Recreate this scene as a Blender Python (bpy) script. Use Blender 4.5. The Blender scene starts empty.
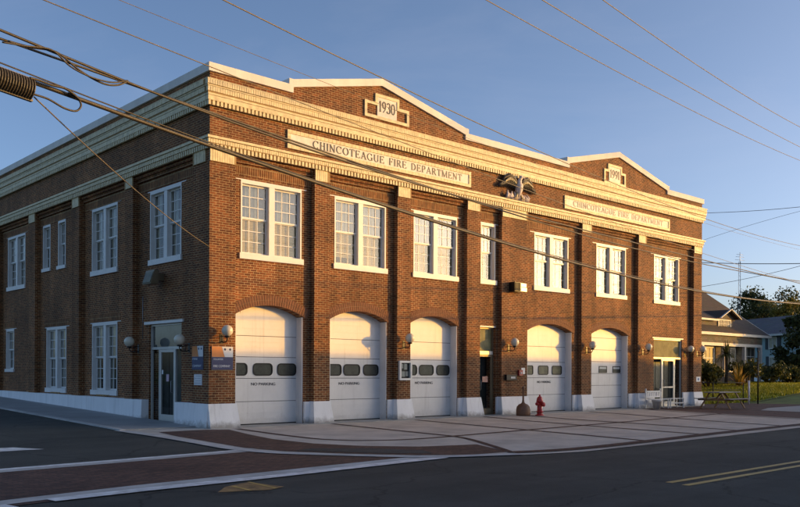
import bpy, bmesh, math, random
from mathutils import Vector, Matrix
R = math.radians
random.seed(7)
scene = bpy.context.scene
COL = scene.collection

# ------------------------------------------------------------------ camera
CAMP = Vector((-12.195, -21.302, 1.62))
YAW, ROLL = R(47.6066), R(0.2441)
fw = Vector((math.cos(YAW), math.sin(YAW), 0)); rt = Vector((math.sin(YAW), -math.cos(YAW), 0)); upv = Vector((0, 0, 1))
rr = rt*math.cos(ROLL)+upv*math.sin(ROLL); uu = -rt*math.sin(ROLL)+upv*math.cos(ROLL)
cam = bpy.data.cameras.new('camera'); camo = bpy.data.objects.new('camera', cam); COL.objects.link(camo)
M = Matrix.Identity(4)
for i in range(3):
    M[i][0] = rr[i]; M[i][1] = uu[i]; M[i][2] = -fw[i]; M[i][3] = CAMP[i]
camo.matrix_world = M
cam.sensor_width = 36; cam.lens = 855.17/800*36; cam.shift_y = (371.98-253.5)/800
cam.clip_end = 3000; cam.clip_start = .1
scene.camera = camo

# ------------------------------------------------------------------ light
SUN_EL, SUN_DIR = R(5.0), (0.809, -0.588)
w = bpy.data.worlds.new("World"); scene.world = w; w.use_nodes = True
nt = w.node_tree; nt.nodes.clear()
sky = nt.nodes.new('ShaderNodeTexSky'); sky.sky_type = 'NISHITA'; sky.sun_disc = False
sky.sun_elevation = SUN_EL; sky.sun_rotation = math.atan2(SUN_DIR[0], SUN_DIR[1])
sky.air_density = 0.5; sky.dust_density = 2.6; sky.ozone_density = 1.3
bg = nt.nodes.new('ShaderNodeBackground'); bg.inputs[1].default_value = 0.15
wo = nt.nodes.new('ShaderNodeOutputWorld')
wb = nt.nodes.new('ShaderNodeMix'); wb.data_type = 'RGBA'; wb.blend_type = 'MULTIPLY'; wb.inputs[0].default_value = 1; wb.inputs[7].default_value = (1.0, 1.0, 1.04, 1)
nt.links.new(sky.outputs[0], wb.inputs[6]); 
# faint high cirrus, brightest in a few thin wisps
tcw = nt.nodes.new('ShaderNodeTexCoord'); mpw = nt.nodes.new('ShaderNodeMapping'); mpw.inputs['Scale'].default_value = (1.2, 2.6, 5.0); mpw.inputs['Rotation'].default_value = (0, .3, .8)
nzw = nt.nodes.new('ShaderNodeTexNoise'); nzw.inputs['Scale'].default_value = 1.7; nzw.inputs['Detail'].default_value = 9; nzw.inputs['Roughness'].default_value = .62; nzw.inputs['Distortion'].default_value = .6
rmw = nt.nodes.new('ShaderNodeMapRange'); rmw.inputs[1].default_value = .50; rmw.inputs[2].default_value = .85; rmw.inputs[3].default_value = 0; rmw.inputs[4].default_value = .08
mxw = nt.nodes.new('ShaderNodeMix'); mxw.data_type = 'RGBA'; mxw.inputs[7].default_value = (2.6, 2.5, 2.7, 1)
nt.links.new(tcw.outputs['Generated'], mpw.inputs[0]); nt.links.new(mpw.outputs[0], nzw.inputs[0]); nt.links.new(nzw.outputs[0], rmw.inputs[0]); nt.links.new(rmw.outputs[0], mxw.inputs[0])
nt.links.new(wb.outputs[2], mxw.inputs[6]); nt.links.new(mxw.outputs[2], bg.inputs[0])
nt.links.new(bg.outputs[0], wo.inputs[0])
sl = bpy.data.lights.new('sun', 'SUN'); sl.energy = 2.0; sl.angle = R(0.55); sl.color = (1.0, 0.47, 0.03)
so = bpy.data.objects.new('sun', sl); COL.objects.link(so)
sd = Vector((SUN_DIR[0]*math.cos(SUN_EL), SUN_DIR[1]*math.cos(SUN_EL), math.sin(SUN_EL)))
so.rotation_euler = sd.to_track_quat('Z', 'Y').to_euler()
so.location = (60, -30, 30)
vs = scene.view_settings
vs.view_transform = 'Standard'; vs.look = 'None'; vs.gamma = 1; vs.exposure = 1.2; vs.use_curve_mapping = False
scene.cycles.max_bounces = 6

# ------------------------------------------------------------------ material helpers
def nmat(name):
    m = bpy.data.materials.new(name); m.use_nodes = True
    return m, m.node_tree, m.node_tree.nodes['Principled BSDF']
def N(t, typ, **kw):
    n = t.nodes.new(typ)
    for k, v in kw.items():
        if k.startswith('i_'):
            n.inputs[int(k[2:])].default_value = v
        else: setattr(n, k, v)
    return n
def simple(name, col, rough=.6, metal=0, var=.25, scale=3., bump=0., bscale=40, spec=.5, streak=False, coat=0):
    m, t, b = nmat(name)
    b.inputs['Roughness'].default_value = rough; b.inputs['Metallic'].default_value = metal
    b.inputs['Specular IOR Level'].default_value = spec
    if coat: b.inputs['Coat Weight'].default_value = coat
    g = N(t, 'ShaderNodeNewGeometry'); mp = N(t, 'ShaderNodeMapping')
    mp.inputs['Scale'].default_value = (scale, scale, scale*(.25 if streak else 1))
    t.links.new(g.outputs['Position'], mp.inputs[0])
    nz = N(t, 'ShaderNodeTexNoise'); nz.inputs['Scale'].default_value = 1; nz.inputs['Detail'].default_value = 8; nz.inputs['Roughness'].default_value = .65
    t.links.new(mp.outputs[0], nz.inputs[0])
    r = N(t, 'ShaderNodeValToRGB'); r.color_ramp.elements[0].position = .3; r.color_ramp.elements[1].position = .7
    r.color_ramp.elements[0].color = tuple(c*(1-var) for c in col)+(1,); r.color_ramp.elements[1].color = tuple(min(1, c*(1+var)) for c in col)+(1,)
    t.links.new(nz.outputs[0], r.inputs[0]); t.links.new(r.outputs[0], b.inputs['Base Color'])
    if bump:
        n2 = N(t, 'ShaderNodeTexNoise'); n2.inputs['Scale'].default_value = bscale; n2.inputs['Detail'].default_value = 4
        t.links.new(g.outputs['Position'], n2.inputs[0])
        bp = N(t, 'ShaderNodeBump'); bp.inputs['Strength'].default_value = bump; bp.inputs['Distance'].default_value = .02
        t.links.new(n2.outputs[0], bp.inputs['Height']); t.links.new(bp.outputs[0], b.inputs['Normal'])
    return m
def brickmat(name, c1, c2, mortar, bw=.21, rh=.068, ms=.0165, plane='wall', turn=False, bumpd=.012, dirt=True, rough=.8, off=.5):
    m, t, b = nmat(name)
    b.inputs['Roughness'].default_value = rough; b.inputs['Specular IOR Level'].default_value = .25
    g = N(t, 'ShaderNodeNewGeometry'); s = N(t, 'ShaderNodeSeparateXYZ'); t.links.new(g.outputs['Position'], s.inputs[0])
    cb = N(t, 'ShaderNodeCombineXYZ')
    if plane == 'wall':
        ad = N(t, 'ShaderNodeMath', operation='ADD'); t.links.new(s.outputs[0], ad.inputs[0]); t.links.new(s.outputs[1], ad.inputs[1])
        a, z = ad.outputs[0], s.outputs[2]
    else: a, z = s.outputs[0], s.outputs[1]
    if turn: a, z = z, a
    t.links.new(a, cb.inputs[0]); t.links.new(z, cb.inputs[1])
    br = N(t, 'ShaderNodeTexBrick'); br.inputs['Scale'].default_value = 1
    br.offset = off
    br.inputs['Brick Width'].default_value = bw; br.inputs['Row Height'].default_value = rh
    br.inputs['Mortar Size'].default_value = ms/2*1.0; br.inputs['Mortar Smooth'].default_value = .3; br.inputs['Bias'].default_value = 0
    br.inputs['Color1'].default_value = c1+(1,); br.inputs['Color2'].default_value = c2+(1,); br.inputs['Mortar'].default_value = mortar+(1,)
    t.links.new(cb.outputs[0], br.inputs[0])
    nz = N(t, 'ShaderNodeTexNoise'); nz.inputs['Scale'].default_value = .55; nz.inputs['Detail'].default_value = 7; t.links.new(g.outputs['Position'], nz.inputs[0])
    r = N(t, 'ShaderNodeMapRange'); r.inputs[1].default_value = .3; r.inputs[2].default_value = .7; r.inputs[3].default_value = .72; r.inputs[4].default_value = 1.2
    t.links.new(nz.outputs[0], r.inputs[0])
    n3 = N(t, 'ShaderNodeTexNoise'); n3.inputs['Scale'].default_value = 9; n3.inputs['Detail'].default_value = 5; t.links.new(g.outputs['Position'], n3.inputs[0])
    r3 = N(t, 'ShaderNodeMapRange'); r3.inputs[1].default_value = .3; r3.inputs[2].default_value = .7; r3.inputs[3].default_value = .7; r3.inputs[4].default_value = 1.25
    t.links.new(n3.outputs[0], r3.inputs[0])
    mu = N(t, 'ShaderNodeMath', operation='MULTIPLY'); t.links.new(r.outputs[0], mu.inputs[0]); t.links.new(r3.outputs[0], mu.inputs[1])
    if plane == 'wall':   # rain streaks and weathering running down the wall
        ms_ = N(t, 'ShaderNodeMapping'); ms_.inputs['Scale'].default_value = (2.3, 2.3, .22); t.links.new(g.outputs['Position'], ms_.inputs[0])
        ns = N(t, 'ShaderNodeTexNoise'); ns.inputs['Scale'].default_value = 1; ns.inputs['Detail'].default_value = 6; t.links.new(ms_.outputs[0], ns.inputs[0])
        rs = N(t, 'ShaderNodeMapRange'); rs.inputs[1].default_value = .32; rs.inputs[2].default_value = .68; rs.inputs[3].default_value = .74; rs.inputs[4].default_value = 1.16; t.links.new(ns.outputs[0], rs.inputs[0])
        m9 = N(t, 'ShaderNodeMath', operation='MULTIPLY'); t.links.new(mu.outputs[0], m9.inputs[0]); t.links.new(rs.outputs[0], m9.inputs[1]); mu = m9
    vm = N(t, 'ShaderNodeVectorMath', operation='SCALE'); t.links.new(br.outputs[0], vm.inputs[0]); t.links.new(mu.outputs[0], vm.inputs['Scale'])
    t.links.new(vm.outputs[0], b.inputs['Base Color'])
    inv = N(t, 'ShaderNodeMath', operation='SUBTRACT'); inv.inputs[0].default_value = 1; t.links.new(br.outputs['Fac'], inv.inputs[1])
    m2 = N(t, 'ShaderNodeMath', operation='MULTIPLY_ADD'); t.links.new(n3.outputs[0], m2.inputs[0]); m2.inputs[1].default_value = .25; t.links.new(inv.outputs[0], m2.inputs[2])
    bp = N(t, 'ShaderNodeBump'); bp.inputs['Strength'].default_value = .9; bp.inputs['Distance'].default_value = bumpd
    t.links.new(m2.outputs[0], bp.inputs['Height']); t.links.new(bp.outputs[0], b.inputs['Normal'])
    return m
def grime(m, height=.35, col=(.12, .10, .08), amt=.75, rust=False):
    """splash dirt near the ground and run marks, with ragged edges"""
    t = m.node_tree; b = t.nodes['Principled BSDF']; src = b.inputs['Base Color'].links[0].from_socket
    g = N(t, 'ShaderNodeNewGeometry'); s = N(t, 'ShaderNodeSeparateXYZ'); t.links.new(g.outputs['Position'], s.inputs[0])
    n1 = N(t, 'ShaderNodeTexNoise'); n1.inputs['Scale'].default_value = 5; n1.inputs['Detail'].default_value = 8; n1.inputs['Roughness'].default_value = .7; t.links.new(g.outputs['Position'], n1.inputs[0])
    mp = N(t, 'ShaderNodeMapping'); mp.inputs['Scale'].default_value = (9, 9, .5); t.links.new(g.outputs['Position'], mp.inputs[0])
    n2 = N(t, 'ShaderNodeTexNoise'); n2.inputs['Scale'].default_value = 1; n2.inputs['Detail'].default_value = 5; t.links.new(mp.outputs[0], n2.inputs[0])
    a = N(t, 'ShaderNodeMapRange'); a.inputs[1].default_value = 0; a.inputs[2].default_value = height; a.inputs[3].default_value = .55; a.inputs[4].default_value = -.12; t.links.new(s.outputs[2], a.inputs[0])
    c = N(t, 'ShaderNodeMath', operation='ADD'); t.links.new(a.outputs[0], c.inputs[0]); t.links.new(n1.outputs[0], c.inputs[1])
    d = N(t, 'ShaderNodeMapRange'); d.inputs[1].default_value = .55; d.inputs[2].default_value = 1.0; d.inputs[3].default_value = 0; d.inputs[4].default_value = amt; t.links.new(c.outputs[0], d.inputs[0])
    e = N(t, 'ShaderNodeMapRange'); e.inputs[1].default_value = .58; e.inputs[2].default_value = .8; e.inputs[3].default_value = 0; e.inputs[4].default_value = .35; t.links.new(n2.outputs[0], e.inputs[0])
    f = N(t, 'ShaderNodeMath', operation='MAXIMUM'); t.links.new(d.outputs[0], f.inputs[0]); t.links.new(e.outputs[0], f.inputs[1])
    x = N(t, 'ShaderNodeMix', data_type='RGBA'); t.links.new(f.outputs[0], x.inputs[0]); t.links.new(src, x.inputs[6]); x.inputs[7].default_value = col+(1,)
    t.links.new(x.outputs[2], b.inputs['Base Color']); return m
def roadmat(name, col):
    m, t, b = nmat(name); b.inputs['Roughness'].default_value = .82; b.inputs['Specular IOR Level'].default_value = .35
    g = N(t, 'ShaderNodeNewGeometry')
    def noise(sc, det=6, scale=None, rough=.6, dist=0):
        n = N(t, 'ShaderNodeTexNoise'); n.inputs['Scale'].default_value = sc; n.inputs['Detail'].default_value = det; n.inputs['Roughness'].default_value = rough; n.inputs['Distortion'].default_value = dist
        if scale:
            mp = N(t, 'ShaderNodeMapping'); mp.inputs['Scale'].default_value = scale; t.links.new(g.outputs['Position'], mp.inputs[0]); t.links.new(mp.outputs[0], n.inputs[0])
        else: t.links.new(g.outputs['Position'], n.inputs[0])
        return n
    def mr(sock, a0, a1, b0, b1):
        r = N(t, 'ShaderNodeMapRange'); r.inputs[1].default_value = a0; r.inputs[2].default_value = a1; r.inputs[3].default_value = b0; r.inputs[4].default_value = b1; t.links.new(sock, r.inputs[0]); return r.outputs[0]
    def mul(a, c):
        q = N(t, 'ShaderNodeMath', operation='MULTIPLY'); t.links.new(a, q.inputs[0]); t.links.new(c, q.inputs[1]); return q.outputs[0]
    big = mr(noise(.22, 5).outputs[0], .35, .65, .78, 1.22); mid = mr(noise(1.6, 8, rough=.7).outputs[0], .3, .7, .85, 1.15)
    agg = mr(noise(75, 3).outputs[0], .3, .7, .55, 1.5); tyre = mr(noise(1, 4, (.06, 1.3, 1)).outputs[0], .35, .65, .84, 1.14)
    stain = mr(noise(.8, 6, rough=.75, dist=.5).outputs[0], .62, .72, 1, .68)
    # sealed cracks
    vd = N(t, 'ShaderNodeTexVoronoi'); vd.feature = 'DISTANCE_TO_EDGE'; vd.inputs['Scale'].default_value = .27
    wp = noise(.9, 6); va = N(t, 'ShaderNodeVectorMath', operation='SCALE'); va.inputs['Scale'].default_value = 1.3; t.links.new(wp.outputs[1], va.inputs[0])
    vb = N(t, 'ShaderNodeVectorMath', operation='ADD'); t.links.new(g.outputs['Position'], vb.inputs[0]); t.links.new(va.outputs[0], vb.inputs[1]); t.links.new(vb.outputs[0], vd.inputs[0])
    crack = mr(vd.outputs['Distance'], .003, .009, .45, 1)
    k = mul(mul(mul(big, mid), mul(agg, tyre)), mul(stain, crack))
    v = N(t, 'ShaderNodeVectorMath', operation='SCALE'); v.inputs[0].default_value = col; t.links.new(k, v.inputs['Scale']); t.links.new(v.outputs[0], b.inputs['Base Color'])
    bp = N(t, 'ShaderNodeBump'); bp.inputs['Strength'].default_value = .7; bp.inputs['Distance'].default_value = .012; t.links.new(agg, bp.inputs['Height']); t.links.new(bp.outputs[0], b.inputs['Normal'])
    return m
def glass(name, tint=(.02, .025, .03), refl=.12):
    m, t, b = nmat(name)
    b.inputs['Base Color'].default_value = tint+(1,); b.inputs['Roughness'].default_value = .04
    out = t.nodes['Material Output']
    tr = N(t, 'ShaderNodeBsdfTransparent'); tr.inputs[0].default_value = (.92, .95, .95, 1)
    gl = N(t, 'ShaderNodeBsdfGlossy'); gl.inputs['Roughness'].default_value = .03
    lw = N(t, 'ShaderNodeLayerWeight'); lw.inputs[0].default_value = .5
    fr = N(t, 'ShaderNodeMath', operation='POWER'); fr.inputs[1].default_value = 4.6; t.links.new(lw.outputs['Facing'], fr.inputs[0])
    nz = N(t, 'ShaderNodeTexNoise'); nz.inputs['Scale'].default_value = 2.2
    bp = N(t, 'ShaderNodeBump'); bp.inputs['Strength'].default_value = .035; bp.inputs['Distance'].default_value = .02
    g = N(t, 'ShaderNodeNewGeometry'); t.links.new(g.outputs['Position'], nz.inputs[0]); t.links.new(nz.outputs[0], bp.inputs['Height'])
    t.links.new(bp.outputs[0], gl.inputs['Normal'])
    ad = N(t, 'ShaderNodeMath', operation='ADD'); ad.use_clamp = True; ad.inputs[1].default_value = refl; t.links.new(fr.outputs[0], ad.inputs[0])
    mx = N(t, 'ShaderNodeMixShader'); t.links.new(ad.outputs[0], mx.inputs[0]); t.links.new(tr.outputs[0], mx.inputs[1]); t.links.new(gl.outputs[0], mx.inputs[2])
    t.links.new(mx.outputs[0], out.inputs[0])
    return m
def leafmat(name, c1, c2):
    m, t, b = nmat(name)
    oi = N(t, 'ShaderNodeNewGeometry'); r = N(t, 'ShaderNodeValToRGB')
    r.color_ramp.elements[0].color = c1+(1,); r.color_ramp.elements[1].color = c2+(1,)
    t.links.new(oi.outputs['Random Per Island'], r.inputs[0]); t.links.new(r.outputs[0], b.inputs['Base Color'])
    b.inputs['Roughness'].default_value = .55; b.inputs['Specular IOR Level'].default_value = .3
    out = t.nodes['Material Output']
    tl = N(t, 'ShaderNodeBsdfTranslucent'); t.links.new(r.outputs[0], tl.inputs[0])
    mx = N(t, 'ShaderNodeMixShader'); mx.inputs[0].default_value = .25
    t.links.new(b.outputs[0], mx.inputs[1]); t.links.new(tl.outputs[0], mx.inputs[2]); t.links.new(mx.outputs[0], out.inputs[0])
    return m
def shingle(name, c1, c2):
    m, t, b = nmat(name)
    b.inputs['Roughness'].default_value = .85
    tc = N(t, 'ShaderNodeNewGeometry'); s = N(t, 'ShaderNodeSeparateXYZ'); t.links.new(tc.outputs['Position'], s.inputs[0])
    cb = N(t, 'ShaderNodeCombineXYZ'); t.links.new(s.outputs[0], cb.inputs[0]); t.links.new(s.outputs[2], cb.inputs[1])
    br = N(t, 'ShaderNodeTexBrick'); br.inputs['Scale'].default_value = 1; br.inputs['Brick Width'].default_value = .35; br.inputs['Row Height'].default_value = .12; br.inputs['Mortar Size'].default_value = .012
    br.inputs['Color1'].default_value = c1+(1,); br.inputs['Color2'].default_value = c2+(1,); br.inputs['Mortar'].default_value = tuple(c*.4 for c in c1)+(1,)
    t.links.new(cb.outputs[0], br.inputs[0])
    nz = N(t, 'ShaderNodeTexNoise'); nz.inputs['Scale'].default_value = 1.4; nz.inputs['Detail'].default_value = 6; t.links.new(tc.outputs['Position'], nz.inputs[0])
    mx = N(t, 'ShaderNodeMix', data_type='RGBA', blend_type='MULTIPLY'); mx.inputs[0].default_value = .6
    t.links.new(br.outputs[0], mx.inputs[6]); t.links.new(nz.outputs[1], mx.inputs[7]); t.links.new(mx.outputs[2], b.inputs['Base Color'])
    return m

BR1, BR2, MOR = (.24, .080, .026), (.105, .033, .013), (.43, .31, .16)
M_brick = brickmat('red_brick', BR1, BR2, MOR)
M_solid = brickmat('soldier_brick', (.235, .088, .028), (.115, .04, .015), MOR, turn=True, bw=.23, rh=.075, off=0)
M_vous = simple('arch_brick', (.17, .07, .034), .8, var=.35, scale=14)
M_mortar = simple('mortar', (.26, .20, .14), .9, var=.2, scale=8)
M_cream = simple('cream_glazed_brick', (.62, .52, .31), .55, var=.26, scale=6, bump=.15, bscale=60)
M_creamgap = simple('cream_joint', (.33, .22, .10), .9, var=.2, scale=9)
M_stone = simple('pale_cap_stone', (.72, .69, .64), .8, var=.13, scale=1.3, bump=.2, bscale=30, streak=True)
M_panel = simple('name_panel_marble', (.68, .64, .58), .6, var=.2, scale=3)
M_ink = simple('dark_lettering', (.03, .028, .026), .5, var=.2)
M_faded = simple('weathered_lettering', (.44, .39, .32), .7, var=.3, scale=8)
M_white = grime(simple('white_paint', (.68, .68, .675), .5, var=.05, scale=2.2, bump=.08, bscale=9), .4, (.34, .32, .29), .35)
M_plinth = grime(simple('white_painted_concrete', (.80, .80, .80), .7, var=.07, scale=2.4, bump=.4, bscale=18, streak=True), .30, (.20, .18, .15), .8)
M_wframe = simple('window_white_paint', (.68, .67, .645), .45, var=.06, scale=3)
M_blind = simple('beige_blind', (.34, .275, .15), .8, var=.10, scale=2.5)
M_curt = simple('sheer_curtain', (.40, .365, .27), .9, var=.2, scale=3)
M_skycurt = simple('sky_tinted_curtain', (.15, .185, .22), .9, var=.3, scale=4)  # blue sky reflected in the left upper sashes, put into the curtain colour
M_wst = grime(simple('weathered_sill', (.78, .77, .74), .5, var=.08), .1)
M_rib = simple('ribbed_rubber', (.10, .085, .06), .5, var=.2)
M_dark = simple('dark_interior', (.012, .012, .012), .8, var=.3)
M_glass = glass('window_glass', refl=.06)
M_glassup = glass('upper_sash_glass', refl=.09)
M_glassd = glass('door_glass', refl=.03)
M_alu = simple('pale_metal_frame', (.55, .54, .5), .4, metal=.2, var=.08)
M_bronze = simple('tan_metal_frame', (.2, .16, .10), .45, metal=.4, var=.1)
M_black = simple('black_iron', (.015, .015, .016), .45, metal=.5, var=.2)
M_globe = simple('frosted_globe', (.62, .58, .46), .35, var=.05, coat=.3)
M_steel = simple('galvanised_steel', (.25, .26, .27), .45, metal=.7, var=.15)
M_asph = roadmat('asphalt', (.048, .050, .044))
M_asph2 = roadmat('asphalt_patch', (.058, .055, .05))
M_conc = simple('apron_concrete', (.46, .41, .35), .8, var=.26, scale=.9, bump=.4, bscale=30)
M_walk = simple('sidewalk_concrete', (.29, .29, .28), .8, var=.14, scale=.9, bump=.3, bscale=30)
M_curb = simple('kerb_concrete', (.44, .43, .41), .8, var=.28, scale=1.4, bump=.3, bscale=25)
M_paver = brickmat('brick_pavers', (.14, .072, .05), (.078, .042, .031), (.05, .038, .031), bw=.22, rh=.11, ms=.018, plane='ground', bumpd=.006)
M_band = brickmat('paver_band', (.09, .042, .03), (.06, .03, .022), (.03, .022, .02), bw=.1, rh=.2, ms=.012, plane='ground', bumpd=.006)
M_lane = simple('white_road_paint', (.66, .66, .65), .6, var=.42, scale=3.5)
M_yel = simple('yellow_road_paint', (.50, .32, .07), .6, var=.3, scale=5)
M_worn = simple('worn_yellow_paint', (.26, .15, .05), .7, var=.7, scale=4)
M_grass = simple('lawn_grass', (.09, .13, .018), .9, var=.5, scale=.7, bump=.9, bscale=14)
M_hyd = simple('red_hydrant_paint', (.42, .018, .014), .35, var=.25, scale=9, coat=.3)
M_urn = simple('brown_plastic', (.17, .085, .045), .5, var=.2, scale=6)
M_cable = simple('black_cable', (.045, .036, .025), .55, var=.3)
M_wire = simple('weathered_wire', (.13, .105, .065), .5, var=.2)
M_navy = simple('navy_sign', (.012, .022, .10), .45, var=.1)
M_orange = simple('orange_sign', (.62, .21, .045), .45, var=.1)
M_sgwhite = simple('white_sign', (.66, .67, .68), .5, var=.1)
M_text = simple('white_sign_text', (.72, .73, .76), .5, var=.05)
M_redbox = simple('red_alarm', (.32, .02, .02), .4, var=.1)
M_wood = simple('weathered_wood', (.24, .15, .075), .8, var=.35, scale=6, bump=.3)
M_woodt = simple('silvered_wood', (.26, .25, .23), .8, var=.2, scale=6, bump=.3)
M_leafd = leafmat('dark_leaf', (.024, .04, .014), (.11, .12, .035))
M_leafm = leafmat('green_leaf', (.03, .05, .014), (.085, .11, .03))
M_leafy = leafmat('yellow_green_leaf', (.10, .11, .02), (.28, .22, .04))
M_leafo = leafmat('orange_spiky_leaf', (.10, .11, .025), (.44, .27, .05))
M_bark = simple('bark', (.085, .065, .05), .9, var=.4, scale=4, bump=.8, bscale=12)
M_shing = shingle('brown_shingles', (.085, .055, .04), (.055, .036, .027))
M_shingb = shingle('slate_shingles', (.16, .16, .18), (.11, .112, .13))
M_shk = shingle('wall_shakes', (.21, .17, .12), (.13, .105, .075))
M_teal = simple('teal_clapboard', (.27, .38, .38), .7, var=.08, scale=2)
M_htrim = simple('house_trim', (.55, .53, .48), .6, var=.08)
M_shut = simple('dark_shutter', (.02, .03, .04), .6, var=.2)
M_store = brickmat('store_brick', (.16, .09, .06), (.11, .06, .045), (.25, .22, .2))
M_pot = simple('grey_pot', (.5, .48, .44), .8, var=.2)
M_gold = simple('gilt_feathers', (.45, .38, .22), .45, metal=.2, var=.35, scale=12)
M_fdark = simple('dark_feathers', (.035, .03, .028), .6, var=.4, scale=14)
M_fwhite = simple('pale_feathers', (.60, .52, .48), .6, var=.25, scale=14)
M_lens = simple('lamp_lens', (.75, .7, .55), .25, var=.15, scale=12, coat=.5)

# ------------------------------------------------------------------ mesh builder
class MB:
    def __init__(s): s.v = []; s.f = []; s.mi = []; s.sm = []; s.m = 0
    def face(s, pts, smooth=False):
        i = len(s.v); s.v += [tuple(p) for p in pts]; s.f.append(tuple(range(i, i+len(pts)))); s.mi.append(s.m); s.sm.append(smooth)
    def box(s, x0, x1, y0, y1, z0, z1):
        i = len(s.v)
        s.v += [(x, y, z) for z in (z0, z1) for y in (y0, y1) for x in (x0, x1)]
        for q in ((0, 2, 3, 1), (4, 5, 7, 6), (0, 1, 5, 4), (2, 6, 7, 3), (0, 4, 6, 2), (1, 3, 7, 5)):
            s.f.append(tuple(i+k for k in q)); s.mi.append(s.m); s.sm.append(False)
        return s
    def hexa(s, p):   # 8 pts bottom 4 ccw, top 4 ccw
        i = len(s.v); s.v += [tuple(q) for q in p]
        for q in ((3, 2, 1, 0), (4, 5, 6, 7), (0, 1, 5, 4), (1, 2, 6, 5), (2, 3, 7, 6), (3, 0, 4, 7)):
            s.f.append(tuple(i+k for k in q)); s.mi.append(s.m); s.sm.append(False)
        return s
    def beam(s, a, b, w, h, up=(0, 0, 1)):
        a, b = Vector(a), Vector(b); d = (b-a).normalized(); r = d.cross(Vector(up))
        if r.length < 1e-4: r = Vector((1, 0, 0))
        r.normalize(); u = r.cross(d)
        o = [(-1, -1), (1, -1), (1, 1), (-1, 1)]
        s.hexa([a+r*(x*w/2)+u*(y*h/2) for x, y in o]+[b+r*(x*w/2)+u*(y*h/2) for x, y in o]); return s
    def tube(s, pts, rad, n=8, caps=True):
        pts = [Vector(p) for p in pts]
        if not hasattr(rad, '__len__'): rad = [rad]*len(pts)
        base = len(s.v); pr = None
        for k, p in enumerate(pts):
            d = (pts[min(k+1, len(pts)-1)]-pts[max(k-1, 0)]).normalized()
            if pr is None: pr = d.cross(Vector((0, 0, 1)));  pr = pr if pr.length > 1e-3 else Vector((1, 0, 0))
            pr = (pr-d*pr.dot(d)).normalized(); q = d.cross(pr)
            for j in range(n):
                a = 2*math.pi*j/n; s.v.append(tuple(p+(pr*math.cos(a)+q*math.sin(a))*rad[k]))
        for k in range(len(pts)-1):
            for j in range(n):
                s.f.append((base+k*n+j, base+k*n+(j+1) % n, base+(k+1)*n+(j+1) % n, base+(k+1)*n+j)); s.mi.append(s.m); s.sm.append(True)
        if caps:
            s.f.append(tuple(base+j for j in range(n))[::-1]); s.mi.append(s.m); s.sm.append(False)
            e = base+(len(pts)-1)*n; s.f.append(tuple(e+j for j in range(n))); s.mi.append(s.m); s.sm.append(False)
        return s
    def lathe(s, prof, c=(0, 0, 0), n=20, axis='z'):
        base = len(s.v)
        for (r, z) in prof:
            for j in range(n):
                a = 2*math.pi*j/n; p = (r*math.cos(a), r*math.sin(a), z)
                if axis == 'y': p = (p[0], p[2], p[1])
                if axis == 'x': p = (p[2], p[0], p[1])
                s.v.append((c[0]+p[0], c[1]+p[1], c[2]+p[2]))
        for k in range(len(prof)-1):
            for j in range(n):
                s.f.append((base+k*n+j, base+k*n+(j+1) % n, base+(k+1)*n+(j+1) % n, base+(k+1)*n+j)); s.mi.append(s.m); s.sm.append(True)
        return s
    def sphere(s, c, r, n=14, sc=(1, 1, 1)):
        m = n//2+2; base = len(s.v)
        for i in range(m+1):
            t = math.pi*i/m
            for j in range(n):
                a = 2*math.pi*j/n; s.v.append((c[0]+r*sc[0]*math.sin(t)*math.cos(a), c[1]+r*sc[1]*math.sin(t)*math.sin(a), c[2]+r*sc[2]*math.cos(t)))
        for i in range(m):
            for j in range(n):
                s.f.append((base+i*n+j, base+(i+1)*n+j, base+(i+1)*n+(j+1) % n, base+i*n+(j+1) % n)); s.mi.append(s.m); s.sm.append(True)
        return s
    def build(s, name, mats, parent=None, loc=None, T=None):
        me = bpy.data.meshes.new(name)
        v = s.v if T is None else [T(p) for p in s.v]
        me.from_pydata(v, [], s.f)
        if not isinstance(mats, (list, tuple)): mats = [mats]
        for m in mats: me.materials.append(m)
        me.polygons.foreach_set('material_index', s.mi); me.polygons.foreach_set('use_smooth', s.sm)
        me.validate(); me.update()
        bm = bmesh.new(); bm.from_mesh(me); bmesh.ops.recalc_face_normals(bm, faces=bm.faces); bm.to_mesh(me); bm.free()
        o = bpy.data.objects.new(name, me); COL.objects.link(o)
        if parent: o.parent = parent
        if loc: o.location = loc
        return o
def tag(o, label=None, cat=None, group=None, kind=None):
    if label: o['label'] = label
    if cat: o['category'] = cat
    if group: o['group'] = group
    if kind: o['kind'] = kind
    return o
def empty(name, loc=(0, 0, 0)):
    o = bpy.data.objects.new(name, None); COL.objects.link(o); o.location = loc; o.empty_display_size = .3
    return o
def kids(o): return [c for c in bpy.data.objects if c.parent == o]
def copy_tree(o, parent=None, depth=0):
    c = o.copy(); COL.objects.link(c)
    if parent: c.parent = parent
    for ch in kids(o): copy_tree(ch, c)
    return c
def text_mesh(body, size, ext=.004):
    cu = bpy.data.curves.new('t', 'FONT'); cu.body = body; cu.size = size; cu.extrude = ext; cu.align_x = 'CENTER'; cu.align_y = 'CENTER'
    o = bpy.data.objects.new('t', cu); COL.objects.link(o)
    bpy.context.view_layer.update()
    me = bpy.data.meshes.new_from_object(o.evaluated_get(bpy.context.evaluated_depsgraph_get()))
    bpy.data.objects.remove(o); bpy.data.curves.remove(cu)
    return me
def put_text(name, body, size, mat, parent, loc, side=False, width=None, ext=.004, label=None):
    me = text_mesh(body, size, ext); me.name = name; me.materials.clear(); me.materials.append(mat)
    xs = [v.co.x for v in me.vertices]; k = 1
    if width: k = width/(max(xs)-min(xs))
    for v in me.vertices:
        x, y, z = v.co.x*k, v.co.y, v.co.z
        v.co = (-z, -x, y) if side else (x, -z, y)
    o = bpy.data.objects.new(name, me); COL.objects.link(o); o.parent = parent; o.location = loc
    return o

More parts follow.
